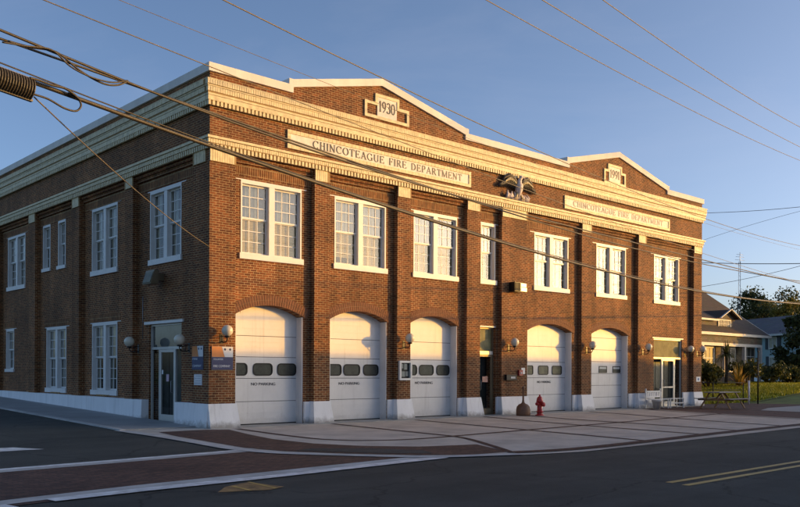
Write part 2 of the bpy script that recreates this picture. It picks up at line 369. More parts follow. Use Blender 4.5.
# ------------------------------------------------------------------ ground
def h(x, y):
    z = 0
    if y > 0 and x < 26: z += .0262*y
    t = max(0, min(1, (x-32)/16)); t = t*t*(3-2*t)
    if y > -9:
        z += .8*t*max(0, min(1, (y+9)/9))
    return z
def ggrid(name, x0, x1, y0, y1, nx, ny, z, mat, label=None):
    b = MB()
    for j in range(ny+1):
        for i in range(nx+1):
            x = x0+(x1-x0)*i/nx; y = y0+(y1-y0)*j/ny; b.v.append((x, y, h(x, y)+z))
    for j in range(ny):
        for i in range(nx):
            a = j*(nx+1)+i; b.f.append((a, a+1, a+nx+2, a+nx+1)); b.mi.append(0); b.sm.append(True)
    o = b.build(name, mat); tag(o, kind='structure'); return o
# ground sheet out to the horizon
b = MB()
gx = [-900, -300, -100, -40, -20, 26, 30]+[30+i for i in range(1, 21)]+[60, 80, 110, 150, 300, 900]
gy = [-900, -300, -100, -40, -20, -9, -6, -3, 0, .01, 3, 8, 15, 25, 40, 70, 120, 300, 900]
for y in gy:
    for x in gx: b.v.append((x, y, h(x, min(y, 60))-.03))
nxx = len(gx)
for j in range(len(gy)-1):
    for i in range(nxx-1):
        a = j*nxx+i; b.f.append((a, a+1, a+nxx+1, a+nxx)); b.mi.append(0); b.sm.append(True)
tag(b.build('ground', M_grass), kind='structure')
def poly(name, pts, z, mat):
    b = MB(); b.face([(x, y, z) for x, y in pts]); o = b.build(name, mat); tag(o, kind='structure'); return o
def strip(b, pts, wd, z):
    pts = [Vector((p[0], p[1])) for p in pts]; L = []; Rr = []
    for i, p in enumerate(pts):
        d = (pts[min(i+1, len(pts)-1)]-pts[max(i-1, 0)]).normalized(); n = Vector((-d.y, d.x))*(wd/2)
        L.append(p+n); Rr.append(p-n)
    for i in range(len(pts)-1):
        b.face([(*L[i], z), (*L[i+1], z), (*Rr[i+1], z), (*Rr[i], z)])
def smooth(pts, n=6):
    out = []
    P = [Vector(p) for p in pts]
    for i in range(len(P)-1):
        p0 = P[max(i-1, 0)]; p1 = P[i]; p2 = P[i+1]; p3 = P[min(i+2, len(P)-1)]
        for k in range(n):
            t = k/n; out.append(.5*((2*p1)+(p2-p0)*t+(2*p0-5*p1+4*p2-p3)*t*t+(-p0+3*p1-3*p2+p3)*t**3))
    out.append(P[-1]); return out
# roads
b = MB(); b.box(-90, 140, -18.6, -9.2, -.3, 0.0)
b.box(-12.5, -2.2, -9.2+.001, 0.0, -.3, 0.0)
b.box(-12.5, -2.2, -60, -18.601, -.3, 0.0)
tag(b.build('main_road', M_asph), kind='structure')
b = MB()
b.face([(-12.5, 0.002, 0), (-2.2, 0.002, 0), (-2.2, 70, .0262*70), (-12.5, 70, .0262*70)])
tag(b.build('side_road', M_asph), kind='structure')
# far pavement across the main road
b = MB(); b.box(-2.2, 140, -21.2, -18.6, -.2, .12); b.box(-90, -12.5, -21.2, -18.6, -.2, .12)
tag(b.build('far_pavement', M_walk), kind='structure')
# sidewalk along the side wall, rising with the street, with its kerb
b = MB(); y1 = 60
b.hexa([(-2.15, .6, -.2), (0.02, .6, -.2), (0.02, y1, -.2), (-2.15, y1, -.2), (-2.15, .6, .03+.016), (.02, .6, .03+.016), (.02, y1, .03+.0262*y1), (-2.15, y1, .03+.0262*y1)])
tag(b.build('side_pavement', M_walk), kind='structure')
b = MB()
b.hexa([(-2.32, .6, -.2), (-2.152, .6, -.2), (-2.152, y1, -.2), (-2.32, y1, -.2), (-2.32, .6, .035+.016), (-2.152, .6, .035+.016), (-2.152, y1, .035+.0262*y1), (-2.32, y1, .035+.0262*y1)])
tag(b.build('side_kerb', M_curb), kind='structure')
b = MB()
for k in range(1, 28):
    y = .6+k*1.5; z = .0345+.0262*y
    b.face([(-2.15, y, z), (0, y, z), (0, y+.014, z), (-2.15, y+.014, z)])
tag(b.build('pavement_joints', M_dark), kind='structure')
# apron
A = [(-2.15, .6), (-2.15, -.25), (-2.55, -3.3), (-2.85, -5.85), (-2.75, -7.2), (-2.2, -8.2), (-1.3, -9.4), (-.4, -10.1), (.9, -10.62), (2.3, -10.95), (6, -10.85), (12, -10.6), (60, -10.4), (60, -9.0), (19, -9.0), (21.4, -1.6), (21.8, .7), (27.6, .7), (27.6, .601)]
A = [p for p in A if not (p[0] >= 27.6)]
Ap = [(-2.15, .6), (-2.15, -.25), (-2.55, -3.3), (-2.85, -5.85), (-2.75, -7.2), (-2.2, -8.2), (-1.3, -9.4), (-.4, -10.1), (.9, -10.62), (2.3, -10.95), (6, -10.85), (12, -10.6), (18.7, -10.4), (19.9, -5.5), (21.4, -1.6), (21.8, .6)]
poly('apron', Ap, .012, M_conc)
# pavers right of the apron and the pavement beyond
poly('paver_court', [(21.81, .6), (21.41, -1.6), (19.91, -5.5), (19.1, -9.0), (34, -8.6), (33.9, -3.2), (32.5, .8), (27.8, 3.0), (27.8, .6)], .014, M_paver)
poly('right_pavement', [(24.2, -6.4), (24.5, -4.4), (27.2, -3.5), (34.2, -3.2), (60, -3.0), (60, -5.6), (34, -6.2)], .022, M_walk)
b = MB(); strip(b, [(18.7, -10.3), (30, -10.2), (60, -10.0)], .5, .1); b.box(18.7, 60, -10.45, -9.0, -.1, .008)
tag(b.build('right_kerb', M_curb), kind='structure')
# concrete ribbon round the corner
b = MB()
strip(b, smooth([(-2.25, .9), (-2.3, -.3), (-2.38, -2.0), (-2.6, -4.2), (-2.78, -5.9), (-2.62, -7.1), (-2.1, -8.05), (-1.3, -9.2), (-.6, -9.85), (.9, -10.45)]), .34, .020)
strip(b, smooth([(-2.78, -5.9), (-2.6, -6.3)]), .34, .0205)
tag(b.build('corner_ribbon', M_curb), kind='structure')
# brown paver triangle in front of the corner
poly('corner_pavers', [(-1.75, -.5), (-.3, -.42), (.2, -.75), (-.35, -2.6), (-.75, -4.3), (-.75, -5.9), (-.35, -7.0), (.5, -8.0), (1.9, -8.4), (1.1, -10.0), (.1, -9.95), (-.8, -9.35), (-1.65, -8.2), (-2.3, -7.05), (-2.5, -5.9), (-2.3, -4.2), (-2.05, -2.0)], .018, M_paver)
poly('dark_ramp', [(-1.55, -6.9), (-.55, -7.7), (-.05, -8.7), (-.35, -9.3), (-1.1, -8.7), (-2.1, -7.1)], .0225, M_asph2)
# brick bands across the apron
b = MB()
strip(b, smooth([(.55, -.6), (.28, -2.6), (.15, -3.9), (.15, -5.1), (.64, -5.95), (1.5, -6.35), (2.6, -6.4), (4.2, -6.25), (7.7, -5.95), (11.6, -5.6), (16.3, -5.15), (20.1, -4.8)]), .2, .0165)
tag(b.build('long_paver_band', M_band), kind='structure')
b = MB()
for q in ([(4.03, -.45), (3.68, -2.95), (3.4, -5.2), (3.1, -6.8), (1.99, -8.7), (1.0, -10.2)], [(7.52, -.5), (6.9, -4), (6.3, -7.5), (5.78, -10.24)],
          [(10.9, -.5), (9.95, -3.84), (9.4, -6.5), (8.8, -10.1)], [(13.0, -.5), (12.1, -3.4), (11.7, -6), (11.1, -9.9)], [(17.4, -.5), (16.2, -3.9), (15.0, -7), (14.2, -9.8)], [(21.2, -.9), (19.6, -5), (18.4, -9.8)]):
    strip(b, smooth(q), .16, .0205)
tag(b.build('cross_paver_bands', M_band), kind='structure')
b = MB(); strip(b, smooth([(1.0, -10.15), (2.7, -10.5), (5.8, -10.38), (9, -10.15), (13.8, -9.95), (18.6, -9.8)]), .34, .0245)
tag(b.build('kerb_paver_band', M_band), kind='structure')
b = MB()
for i in range(1, 14):
    x = i*1.6-.2
    b.face([(x, -.35, .0175), (x+.012, -.35, .0175), (x-.5+.012, -6, .0175), (x-.5, -6, .0175)])
tag(b.build('apron_joints', M_joint if 'M_joint' in globals() else M_mortar), kind='structure')
b = MB(); b.box(.85, 27.3, -.28, .62, -.05, .03)
tag(b.build('door_threshold', M_walk), kind='structure')
# crosswalk over the side road
poly('crosswalk_pavers', [(-2.9, -6.5), (-12.5, -7.6), (-12.5, -11.35), (-4.6, -10.0), (-1.15, -9.45), (-2.1, -8.4), (-2.75, -7.3)], .008, M_paver)
b = MB(); strip(b, [(-12.5, -7.62), (-7.7, -6.95), (-5.3, -6.72), (-2.75, -6.42)], .34, .0125); strip(b, [(-12.5, -11.15), (-8.6, -10.35), (-6.9, -10.1), (-4.9, -9.95), (-.75, -9.62)], .34, .0125)
tag(b.build('crosswalk_border', M_curb), kind='structure')
b = MB(); strip(b, [(-12.5, -7.4), (-7.7, -6.76), (-5.3, -6.52), (-2.9, -6.28)], .22, .0165); strip(b, [(-8.25, -10.55), (-6.95, -10.42), (-5.0, -10.33), (-.7, -9.92)], .3, .0165)
strip(b, [(-12.5, -11.5), (-8.75, -10.72)], .3, .0165)
tag(b.build('crosswalk_lines', M_lane), kind='structure')
poly('stop_line', [(-12.3, -2.35), (-6.1, -2.62), (-5.75, -3.42), (-12.3, -3.3)], .006, M_lane)
poly('worn_yellow_patch', [(-6.3, -11.25), (-5.95, -10.85), (-5.42, -10.6), (-5.3, -11.35), (-5.62, -11.5)], .006, M_worn)
b = MB(); strip(b, [(-5.84, -10.86), (-5.88, -11.4)], .05, .0105); strip(b, [(-5.42, -10.62), (-5.5, -11.45)], .05, .0105)
tag(b.build('yellow_edge_marks', M_yel), kind='structure')
b = MB(); strip(b, [(-.75, -14.72), (140, -7.2)], .11, .006) if False else None
b.v = []; b.f = []; b.mi = []; b.sm = []
strip(b, [(-.75, -14.66), (60, -14.3)], .12, .006); strip(b, [(-.85, -14.98), (60, -14.62)], .12, .006)
tag(b.build('yellow_centre_lines', M_yel), kind='structure')
# the lit lawn right of the station
ggrid('lawn', 27.8, 100, .5, 60, 72, 60, 0.0, M_grass)
b = MB(); rnd = random.Random(3)
for i in range(64000):
    y = .7+10.5*rnd.random()**.8; x = 29.5+rnd.random()*(30)
    z = h(x, y); a = rnd.random()*6.28; l = rnd.uniform(.08, .22); dx, dy = math.cos(a)*.05, math.sin(a)*.05
    b.face([(x-dx, y-dy, z), (x+dx, y+dy, z), (x+dy*1.2, y-dx*1.2, z+l)])
tag(b.build('grass', leafmat('grass_blade', (.18, .24, .02), (.42, .40, .04))), 'grass blades over the lawn beyond the picnic table', 'grass', kind='stuff')

# ------------------------------------------------------------------ the fire station
ST = empty('fire_station', (0, 0, 0))
tag(ST, 'long two storey red brick fire station with cream brick cornices and five white garage doors', 'fire station')
LF, LS, WD = 27.55, 24.0, .2
TF = lambda p: (p[0], p[1], p[2])                 # front: u along x, depth along y
TS = lambda p: (p[1], p[0], p[2])                 # side: u along y, depth along x
PF = [(0, .85), (3.66, 4.24), (7.12, 7.73), (10.53, 11.24), (12.45, 13.97), (17.53, 18.23), (21.82, 22.49), (26.77, LF)]
PS = [(.2, .92), (4.84, 5.42), (9.2, 9.85), (13.6, 14.3), (18.1, 18.8), (22.6, 23.3)]
SPR, RISE = 3.29, .30
DOORS = [(.98, 3.38), (4.42, 6.83), (7.86, 10.24), (14.22, 17.13), (18.5, 21.32)]
WINF = [(1.13, 3.3, 4.9, 7.2), (4.58, 6.76, 4.9, 7.2), (8.03, 10.2, 4.9, 7.2), (11.47, 12.29, 4.92, 7.2), (14.62, 16.85, 4.9, 7.19), (18.84, 21.1, 4.9, 7.19), (23.45, 25.7, 4.88, 7.18)]
WINS = [(1.98, 4.02, 4.94, 7.26), (6.42, 8.52, 4.96, 7.32), (10.96, 11.7, 5.48, 7.33), (12.5, 13.28, 5.5, 7.33), (15.28, 17.42, 5.02, 7.32), (19.6, 21.7, 5.0, 7.32),
        (6.4, 8.47, .78, 3.28), (10.85, 12.86, .78, 3.28), (16.6, 17.6, 1.55, 3.38), (19.6, 21.7, 1.4, 3.3)]
NARROW = (11.4, 12.32, .03, 3.31); ENTRY = (23.47, 26.02, .03, 3.24); SIDED = (1.96, 4.06, .04, 3.08)
def arc(a0, a1, zs, r, n=14):
    c = (a0+a1)/2; a = (a1-a0)/2; Rd = (a*a+r*r)/(2*r); zc = zs+r-Rd
    return [(c+a*(-1+2*i/n), zc+math.sqrt(max(0, Rd*Rd-(a*(-1+2*i/n))**2))) for i in range(n+1)]
def wall(name, L0, L1, ztop, rects, arches, T, mat, w=WD, dep=.45):
    b = MB(); cuts = {L0, L1}
    for r in rects: cuts |= {r[0], r[1]}
    arcs = {}
    for a in arches:
        pts = arc(a[0], a[1], SPR, RISE); arcs[a] = pts; cuts |= {p[0] for p in pts}
    cuts = sorted(cuts)
    for u0, u1 in zip(cuts, cuts[1:]):
        if u1-u0 < 1e-6: continue
        m = (u0+u1)/2; holes = []
        for r in rects:
            if r[0] < m < r[1]: holes.append((r[2], r[2], r[3], r[3]))
        for a, pts in arcs.items():
            if a[0] < m < a[1]:
                for p, q in zip(pts, pts[1:]):
                    if p[0] < m < q[0]: holes.append((.0, .0, p[1], q[1]))
        holes.sort(); lo = (-.3, -.3)
        for hh in holes:
            b.face([(u0, w, lo[0]), (u1, w, lo[1]), (u1, w, hh[1]), (u0, w, hh[0])]); lo = (hh[2], hh[3])
        b.face([(u0, w, lo[0]), (u1, w, lo[1]), (u1, w, ztop), (u0, w, ztop)])
    for r in rects:
        u0, u1, z0, z1 = r
        for q in (((u0, z0), (u0, z1)), ((u1, z0), (u1, z1)), ((u0, z0), (u1, z0)), ((u0, z1), (u1, z1))):
            b.face([(q[0][0], w, q[0][1]), (q[1][0], w, q[1][1]), (q[1][0], w+dep, q[1][1]), (q[0][0], w+dep, q[0][1])])
    for a, pts in arcs.items():
        full = [(a[0], 0)]+pts+[(a[1], 0)]
        for p, q in zip(full, full[1:]):
            b.face([(p[0], w, p[1]), (q[0], w, q[1]), (q[0], w+dep, q[1]), (p[0], w+dep, p[1])])
    # no recalculation of normals needed for thin sheets
    return b.build(name, mat, ST, T=T)
wall('front_wall', .2, 27.35, 7.9, WINF+[NARROW, ENTRY], DOORS, TF, M_brick)
wall('side_wall', .2, LS, 7.9, WINS+[SIDED], [], TS, M_brick)
b = MB(); b.box(27.35, LF, .2, LS, -.3, 10.03); tag(b.build('right_wall', M_brick, ST))
b = MB(); b.box(.2, LF, LS, LS+.2, -.3, 10.03); b.build('rear_wall', M_brick, ST)
b = MB(); b.box(.4, 27.3, .4, LS-.01, 9.3, 9.5); b.build('flat_roof', M_asph, ST)
b = MB(); b.box(.75, 27.2, .85, LS-.2, -.2, 9.2); b.build('interior', M_dark, ST)
for (a, c) in PF:
    MB().box(a+.0005, c, 0, .21, -.3, 7.9).build('pilaster', M_brick, ST)
for (a, c) in PS:
    MB().box(a, c, 0, .21, -.3, 7.9).build('pilaster', M_brick, ST, T=TS)
# frieze + pediments (front), frieze (side)
PX1, PX2 = 6.35, 20.18
prof = [(0, 10.03), (2.78, 10.03), (2.78, 10.22), (PX1, 11.05), (10.38, 10.20), (10.38, 10.03), (16.55, 10.03), (16.55, 10.24), (PX2, 11.08), (24.2, 10.2), (24.2, 10.03), (LF, 10.03)]
b = MB()
for i in range(len(prof)-1):
    (xa, za), (xb, zb) = prof[i], prof[i+1]
    if xb-xa < 1e-6: continue
    b.hexa([(xa, 0, 7.86), (xb, 0, 7.86), (xb, .4, 7.86), (xa, .4, 7.86), (xa, 0, za), (xb, 0, zb), (xb, .4, zb), (xa, .4, za)])
b.build('front_parapet', M_brick, ST)
MB().box(.401, LS, 0, .4, 7.86, 10.03).build('side_parapet', M_brick, ST, T=TS)
# cap stones
b = MB(); c0, c1 = -.07, .47
def capseg(xa, za, xb, zb, t=.235):
    b.hexa([(xa, c0, za), (xb, c0, zb), (xb, c1, zb), (xa, c1, za), (xa, c0, za+t), (xb, c0, zb+t), (xb, c1, zb+t), (xa, c1, za+t)])
capseg(-.07, 10.03, 2.64, 10.03); capseg(2.642, 10.03, 2.80, 10.03, .41); capseg(2.802, 10.205, PX1, 11.05); capseg(PX1+.001, 11.05, 10.36, 10.205)
capseg(10.362, 10.03, 10.52, 10.03, .41); capseg(10.522, 10.03, 16.41, 10.03); capseg(16.412, 10.03, 16.57, 10.03, .42); capseg(16.572, 10.22, PX2, 11.08); capseg(PX2+.001, 11.08, 24.18, 10.2)
capseg(24.182, 10.03, 24.34, 10.03, .4); capseg(24.342, 10.03, LF+.07, 10.03)
b.build('front_cap_stone', M_stone, ST)
MB().box(.473, LS+.2, -.07, .47, 10.03, 10.265).build('side_cap_stone', M_stone, ST, T=TS)
MB().box(27.1, LF+.07, .473, LS+.2, 10.03, 10.26).build('right_cap_stone', M_stone, ST)
# cornices
def bricks(b, u0, u1, step, wd, w0, w1, z0, z1, rnd=random.Random(1), j=.003):
    n = int((u1-u0)/step)
    for i in range(n):
        u = u0+i*step; q = rnd.uniform(-j, j)
        b.box(u, u+wd, w0+q, w1, z0, z1)
def cornice(T, L0, L1, ext0, ext1, name):
    b = MB(); b.m = 0
    # lower string course
    b.m = 1; b.box(L0-ext0*.08, L1+ext1*.08, -.075, .02, 8.0, 8.2)
    b.m = 0; bricks(b, L0-ext0*.1, L1+ext1*.1, .078, .066, -.10, -.02, 8.02, 8.13)
    b.box(L0-ext0*.13, L1+ext1*.13, -.13, .01, 8.145, 8.215)
    bricks(b, L0-ext0*.09, L1+ext1*.08, .128, .072, -.09, .01, 7.865, 8.0)
    b.m = 1; b.box(L0-ext0*.02, L1+ext1*.02, -.022, .01, 7.865, 8.0)
    b.build('lower_cornice', [M_cream, M_creamgap], ST, T=T)
    b = MB(); b.m = 1
    b.box(L0-ext0*.04, L1+ext1*.04, -.045, .02, 9.07, 9.25)
    b.box(L0-ext0*.105, L1+ext1*.105, -.105, .02, 9.27, 9.4); b.box(L0-ext0*.14, L1+ext1*.14, -.14, .02, 9.402, 9.58); b.box(L0-ext0*.17, L1+ext1*.17, -.17, .02, 9.6, 9.75)
    b.m = 0
    bricks(b, L0-ext0*.10, L1+ext1*.09, .128, .076, -.11, .01, 9.07, 9.2)
    b.box(L0-ext0*.12, L1+ext1*.12, -.12, .01, 9.2, 9.33)
    b.box(L0-ext0*.125, L1+ext1*.125, -.128, .01, 9.34, 9.405)
    bricks(b, L0-ext0*.15, L1+ext1*.15, .078, .068, -.16, -.06, 9.435, 9.57)
    b.box(L0-ext0*.17, L1+ext1*.17, -.175, .01, 9.575, 9.605)
    bricks(b, L0-ext0*.18, L1+ext1*.17, .078, .068, -.20, -.06, 9.62, 9.75)
    b.box(L0-ext0*.19, L1+ext1*.19, -.205, .01, 9.752, 9.775)
    b.build('upper_cornice', [M_cream, M_creamgap], ST, T=T)
cornice(TF, 0, LF, 1, 1, 'front'); cornice(TS, .03, LS, 0, 0, 'side')
for (a, c) in PF:
    b = MB(); b.m = 1; b.box(a+.01, c-.01, -.028, .005, 7.52, 7.864); b.m = 0
    if a > 0: bricks(b, a, c-.05, .078, .068, -.04, 0, 7.53, 7.86)
    else: b.m = 0; bricks(b, .0, c-.03, .078, .068, -.04, 0, 7.53, 7.86)
    b.build('capital', [M_cream, M_creamgap], ST)
for (a, c) in PS:
    b = MB(); b.m = 1; b.box(a+.01, c-.01, -.028, .005, 7.52, 7.864); b.m = 0; bricks(b, a, c-.05, .078, .068, -.04, 0, 7.53, 7.86)
    b.build('capital', [M_cream, M_creamgap], ST, T=TS)
# corbelled heads of the bays, soldier courses
for P, T in ((PF, TF), (PS, TS)):
    for (a, b1), (c, d) in zip(P, P[1:]):
        b = MB(); b.box(b1+.001, c-.001, .07, .205, 7.76, 7.865); b.box(b1+.001, c-.001, .135, .205, 7.66, 7.76)
        b.build('corbel_course', M_brick, ST, T=T)
        b = MB(); b.box(b1+.001, c-.001, .19, .201, 7.33, 7.6); b.build('soldier_course', M_solid, ST, T=T)
for (u0, u1, z0, z1) in WINS[6:]:
    MB().box(u0-.25, u1+.25, .19, .201, z1+.04, z1+.29).build('soldier_course', M_solid, ST, T=TS)
# plinths
def pier_plinth(a, c, T, lflare=.16, rflare=.16, zt=.70):
    b = MB(); o = .035
    b.hexa([(a-lflare, -.2, -.25), (c+rflare, -.2, -.25), (c+rflare, .19, -.25), (a-lflare, .19, -.25), (a-o, -.035, zt), (c+o, -.035, zt), (c+o, .195, zt), (a-o, .195, zt)])
    return b.build('plinth', M_plinth, ST, T=T)
for i, (a, c) in enumerate(PF):
    pier_plinth(a, c, TF, lflare=.02 if i == 0 else .13, rflare=.13 if i < 7 else .03)
for a, c in ((.86, .975), (3.39, 3.65), (4.25, 4.41), (6.84, 7.11), (7.74, 7.85), (10.25, 10.52), (11.25, 11.39), (12.33, 12.44), (13.98, 14.21), (17.14, 17.52), (18.24, 18.49), (21.33, 21.81), (22.5, 23.46), (26.03, 26.76)):
    MB().box(a, c, .13, .3, -.3, .69).build('plinth', M_plinth, ST)
b = MB(); b.hexa([(-.0, -.10, -.3), (1.93, -.07, -.3), (1.93, .3, -.3), (.0, .3, -.3), (-.03, -.035, .70), (1.93, -.035, .70), (1.93, .3, .70), (-.03, .3, .70)]); b.build('plinth', M_plinth, ST, T=TS)
b = MB(); b.hexa([(4.09, -.07, -.3), (LS, -.07, -.3), (LS, .3, -.3), (4.09, .3, -.3), (4.09, -.035, .71), (LS, -.035, .76), (LS, .3, .76), (4.09, .3, .71)]); b.build('plinth', M_plinth, ST, T=TS)
# brick arches over the garage doors
for (a0, a1) in DOORS:
    inn = arc(a0-.10, a1+.12, SPR-.02, RISE+.02, 40); c = (a0+a1)/2; a = (a1-a0)/2; Rd = (a*a+RISE*RISE)/(2*RISE); zc = SPR+RISE-Rd
    b = MB(); n = int((Rd*2*math.asin((a+.12)/Rd))/.082); th = math.asin((a+.12)/Rd)
    for row in range(2):
        r0 = Rd+.004+row*.155; r1 = r0+.145
        for i in range(n):
            t0 = -th+2*th*(i+.08)/n; t1 = -th+2*th*(i+.92)/n
            P = lambda t, r, y: (c+r*math.sin(t), y, zc+r*math.cos(t))
            b.hexa([P(t0, r0, .178), P(t1, r0, .178), P(t1, r0, .23), P(t0, r0, .23), P(t0, r1, .178), P(t1, r1, .178), P(t1, r1, .23), P(t0, r1, .23)])
    b.m = 1
    for i in range(20):
        t0 = -th+2*th*i/20; t1 = -th+2*th*(i+1)/20
        b.face([P(t0, Rd+.002, .19), P(t1, Rd+.002, .19), P(t1, Rd+.305, .19), P(t0, Rd+.305, .19)])
    b.build('brick_arch', [M_vous, M_mortar], ST)
# windows
def window(u0, u1, z0, z1, T, pair=True, style='front', upper=None, low='blind', parent=ST):
    W = WD; b = MB(); s = .17 if z1-z0 > 1.9 or pair else .13
    zs = z0+s; y0, y1 = W-.012, W+.19; j = .05
    b.box(u0+.002, u0+j, y0, y1, zs, z1-.002); b.box(u1-j, u1-.002, y0, y1, zs, z1-.002); b.box(u0+j, u1-j, y0, y1, z1-.09, z1-.002)
    ins = [(u0+j, u1-j)]
    if pair:
        c = (u0+u1)/2; b.box(c-.1, c+.1, y0+.01, y1, zs, z1-.09); ins = [(u0+j, c-.1), (c+.1, u1-j)]
    zm = (zs+z1-.09)/2
    f = None
    for (a, c) in ins:
        for k, (za, zb, yy) in enumerate(((zm, z1-.09, W+.095), (zs, zm+.03, W+.135))):
            t = .035
            st = .042
            b.box(a+.001, a+st, yy, yy+t, za, zb); b.box(c-st, c-.001, yy, yy+t, za, zb); b.box(a+st, c-st, yy, yy+t, zb-.05, zb); b.box(a+st, c-st, yy, yy+t, za, za+.055)
            mw = .011
            for q in (1, 2):
                u = a+st+(c-a-2*st)*q/3; b.box(u-mw, u+mw, yy+.006, yy+.026, za+.055, zb-.05)
            for q in ((1, 2) if pair else (1,)):
                z = za+.055+(zb-za-.105)*q/(3 if pair else 2); b.box(a+st, c-st, yy+.007, yy+.025, z-mw, z+mw)
    f = b.build('window', M_wframe, parent, T=T)
    g = MB(); g2 = MB(); bl = MB(); cu = MB()
    for (a, c) in ins:
        g.face([(a, W+.115, zm), (c, W+.115, zm), (c, W+.115, z1-.09), (a, W+.115, z1-.09)])
        g2.face([(a, W+.15, zs), (c, W+.15, zs), (c, W+.15, zm+.03), (a, W+.15, zm+.03)])
        # curtains / blinds behind, softly pleated
        n = 26
        for i in range(n):
            ua = a+(c-a)*i/n; ub = a+(c-a)*(i+1)/n
            da = .012*math.sin(i*1.9); db = .012*math.sin((i+1)*1.9)
            if style == 'side' and .28 < (i+.5)/n < .62 and (c-a) > .5: continue
            cu.face([(ua, W+.21+da, zm-.02), (ub, W+.21+db, zm-.02), (ub, W+.21+db, z1), (ua, W+.21+da, z1)], True)
        if style == 'front':
            zz = zs; nn = 22; zlo = zs+(zm-zs)*(0 if int(u0*7+a*3) % 3 else .12*(int(a*5) % 3))
            for i in range(nn):
                za = zlo+(zm-zlo)*i/nn; zb = zlo+(zm-zlo)*(i+.93)/nn
                bl.face([(a, W+.195, za), (c, W+.195, za), (c, W+.207, zb), (a, W+.207, zb)])
        else:
            for i in range(n):
                ua = a+(c-a)*i/n; ub = a+(c-a)*(i+1)/n
                if .22 < (i+.5)/n < .78: continue
                bl.face([(ua, W+.22+.01*math.sin(i*1.9), zs), (ub, W+.22+.01*math.sin(i*1.9+1.9), zs), (ub, W+.22+.01*math.sin(i*1.9+1.9), zm), (ua, W+.22+.01*math.sin(i*1.9), zm)], True)
    g.build('upper_pane', upper or M_glass, f, T=T); g2.build('lower_pane', M_glass, f, T=T)
    cu.build('curtain', M_skycurt if (style == 'front' and u0 < 11) else M_curt, f, T=T)
    bl.build('blind', M_blind if style == 'front' else M_curt, f, T=T)
    MB().box(u0-.05, u1+.06, W-.055, W+.15, z0, zs-.001).build('sill', M_wframe, f, T=T)
    lx = .27
    MB().box(u0-lx, u1+.18, W-.006, W+.05, z1, z1+.028).build('lintel', M_wframe, f, T=T)
for i, (a, c, z0, z1) in enumerate(WINF): window(a, c, z0, z1, TF, pair=(i != 3), upper=M_glassup if i < 4 else M_glass)
for i, (a, c, z0, z1) in enumerate(WINS): window(a, c, z0, z1, TS, pair=(c-a > 1.3), style='side')
# garage doors
def rrect(cx, cz, hw, hz, r, n=5):
    o = []
    for (sx, sz, a0) in ((1, 1, 0), (-1, 1, 90), (-1, -1, 180), (1, -1, 270)):
        for k in range(n+1):
            a = R(a0+90*k/n); o.append((cx+sx*(hw-r)+r*math.cos(a), cz+sz*(hz-r)+r*math.sin(a)))
    return o
def garage(a0, a1, panes, kind, text_x):
    y = .53; sh = lambda x: x+.03*(x+12.2)/21.8
    panes = [(sh(p[0]),)+tuple(p[1:]) for p in panes]; text_x = sh(text_x) if text_x else None
    b = MB(); secs = [.03, .72, 1.41, 2.05, 2.68, 3.62]
    if kind == 'flat': secs = [.03, .55, 1.07, 1.59, 2.11, 2.63, 3.15, 3.62]
    for za, zb in zip(secs, secs[1:]):
        b.box(a0-.06, a1+.06, y, y+.05, za+.008, zb-.008)
        # stiffening ribs pressed into each section
        if kind == 'flat':
            for k in (1,): b.box(a0, a1, y-.006, y, za+.2, za+.30)
        elif zb > 2.2 or zb < 1.3:
            n = 4
            for k in range(1, n): z = za+(zb-za)*k/n; b.box(a0, a1, y-.009, y, z-.018, z+.018)
    d = b.build('garage_door', M_white, ST)
    MB().box(a0-.05, a1+.05, y+.03, y+.045, .0, 3.6).build('weather_seal', M_dark, d)
    MB().box(a0, a1, y-.02, y+.05, .025, .06).build('bottom_seal', M_black, d)
    MB().box(a0, a0+.03, .215, y, .03, SPR).build('jamb', M_white, d); MB().box(a1-.03, a1, .215, y, .03, SPR).build('jamb', M_white, d)
    for (cx, cz, hw, hz, r) in panes:
        o = rrect(cx, cz, hw, hz, r); i = rrect(cx, cz, hw-.035, hz-.035, max(.01, r-.03)); f = MB()
        for k in range(len(o)):
            p, q, s_, t_ = o[k], o[(k+1) % len(o)], i[(k+1) % len(o)], i[k]
            f.face([(p[0], y-.022, p[1]), (q[0], y-.022, q[1]), (s_[0], y-.022, s_[1]), (t_[0], y-.022, t_[1])])
            f.face([(p[0], y-.022, p[1]), (q[0], y-.022, q[1]), (q[0], y+.001, q[1]), (p[0], y+.001, p[1])])
            f.face([(t_[0], y-.022, t_[1]), (s_[0], y-.022, s_[1]), (s_[0], y+.001, s_[1]), (t_[0], y+.001, t_[1])])
        fo = f.build('pane_frame', M_black, d)
        g = MB(); g.face([(p[0], y-.010, p[1]) for p in i]); g.build('pane', M_glassd, fo)
        g = MB(); g.face([(p[0], y-.004, p[1]) for p in i]); g.build('pane_backing', M_pbs if kind == 'lit' else M_pbd, fo)
    if text_x: put_text('no_parking_lettering', 'NO PARKING', .125, M_ink, d, (text_x, y-.006, 1.235), width=.86)
M_pbd = simple('dim_pane_backing', (.03, .035, .03), .5, var=.5, scale=5)
M_pbs = simple('amber_pane_backing', (.13, .115, .06), .5, var=.5, scale=5)  # on the fourth door, sun seen through the panes is put into this colour
garage(*DOORS[0], [(1.22, 1.68, .35, .19, .13), (2.11, 1.68, .35, .19, .13), (2.98, 1.68, .35, .19, .13)], 'a', 2.13)
garage(*DOORS[1], [(4.78, 1.68, .35, .19, .13), (5.56, 1.68, .35, .19, .13), (6.38, 1.68, .33, .19, .13)], 'a', 5.45)
garage(*DOORS[2], [(8.18, 1.69, .33, .19, .13), (8.97, 1.69, .36, .19, .13), (9.8, 1.69, .33, .19, .13)], 'a', 8.85)
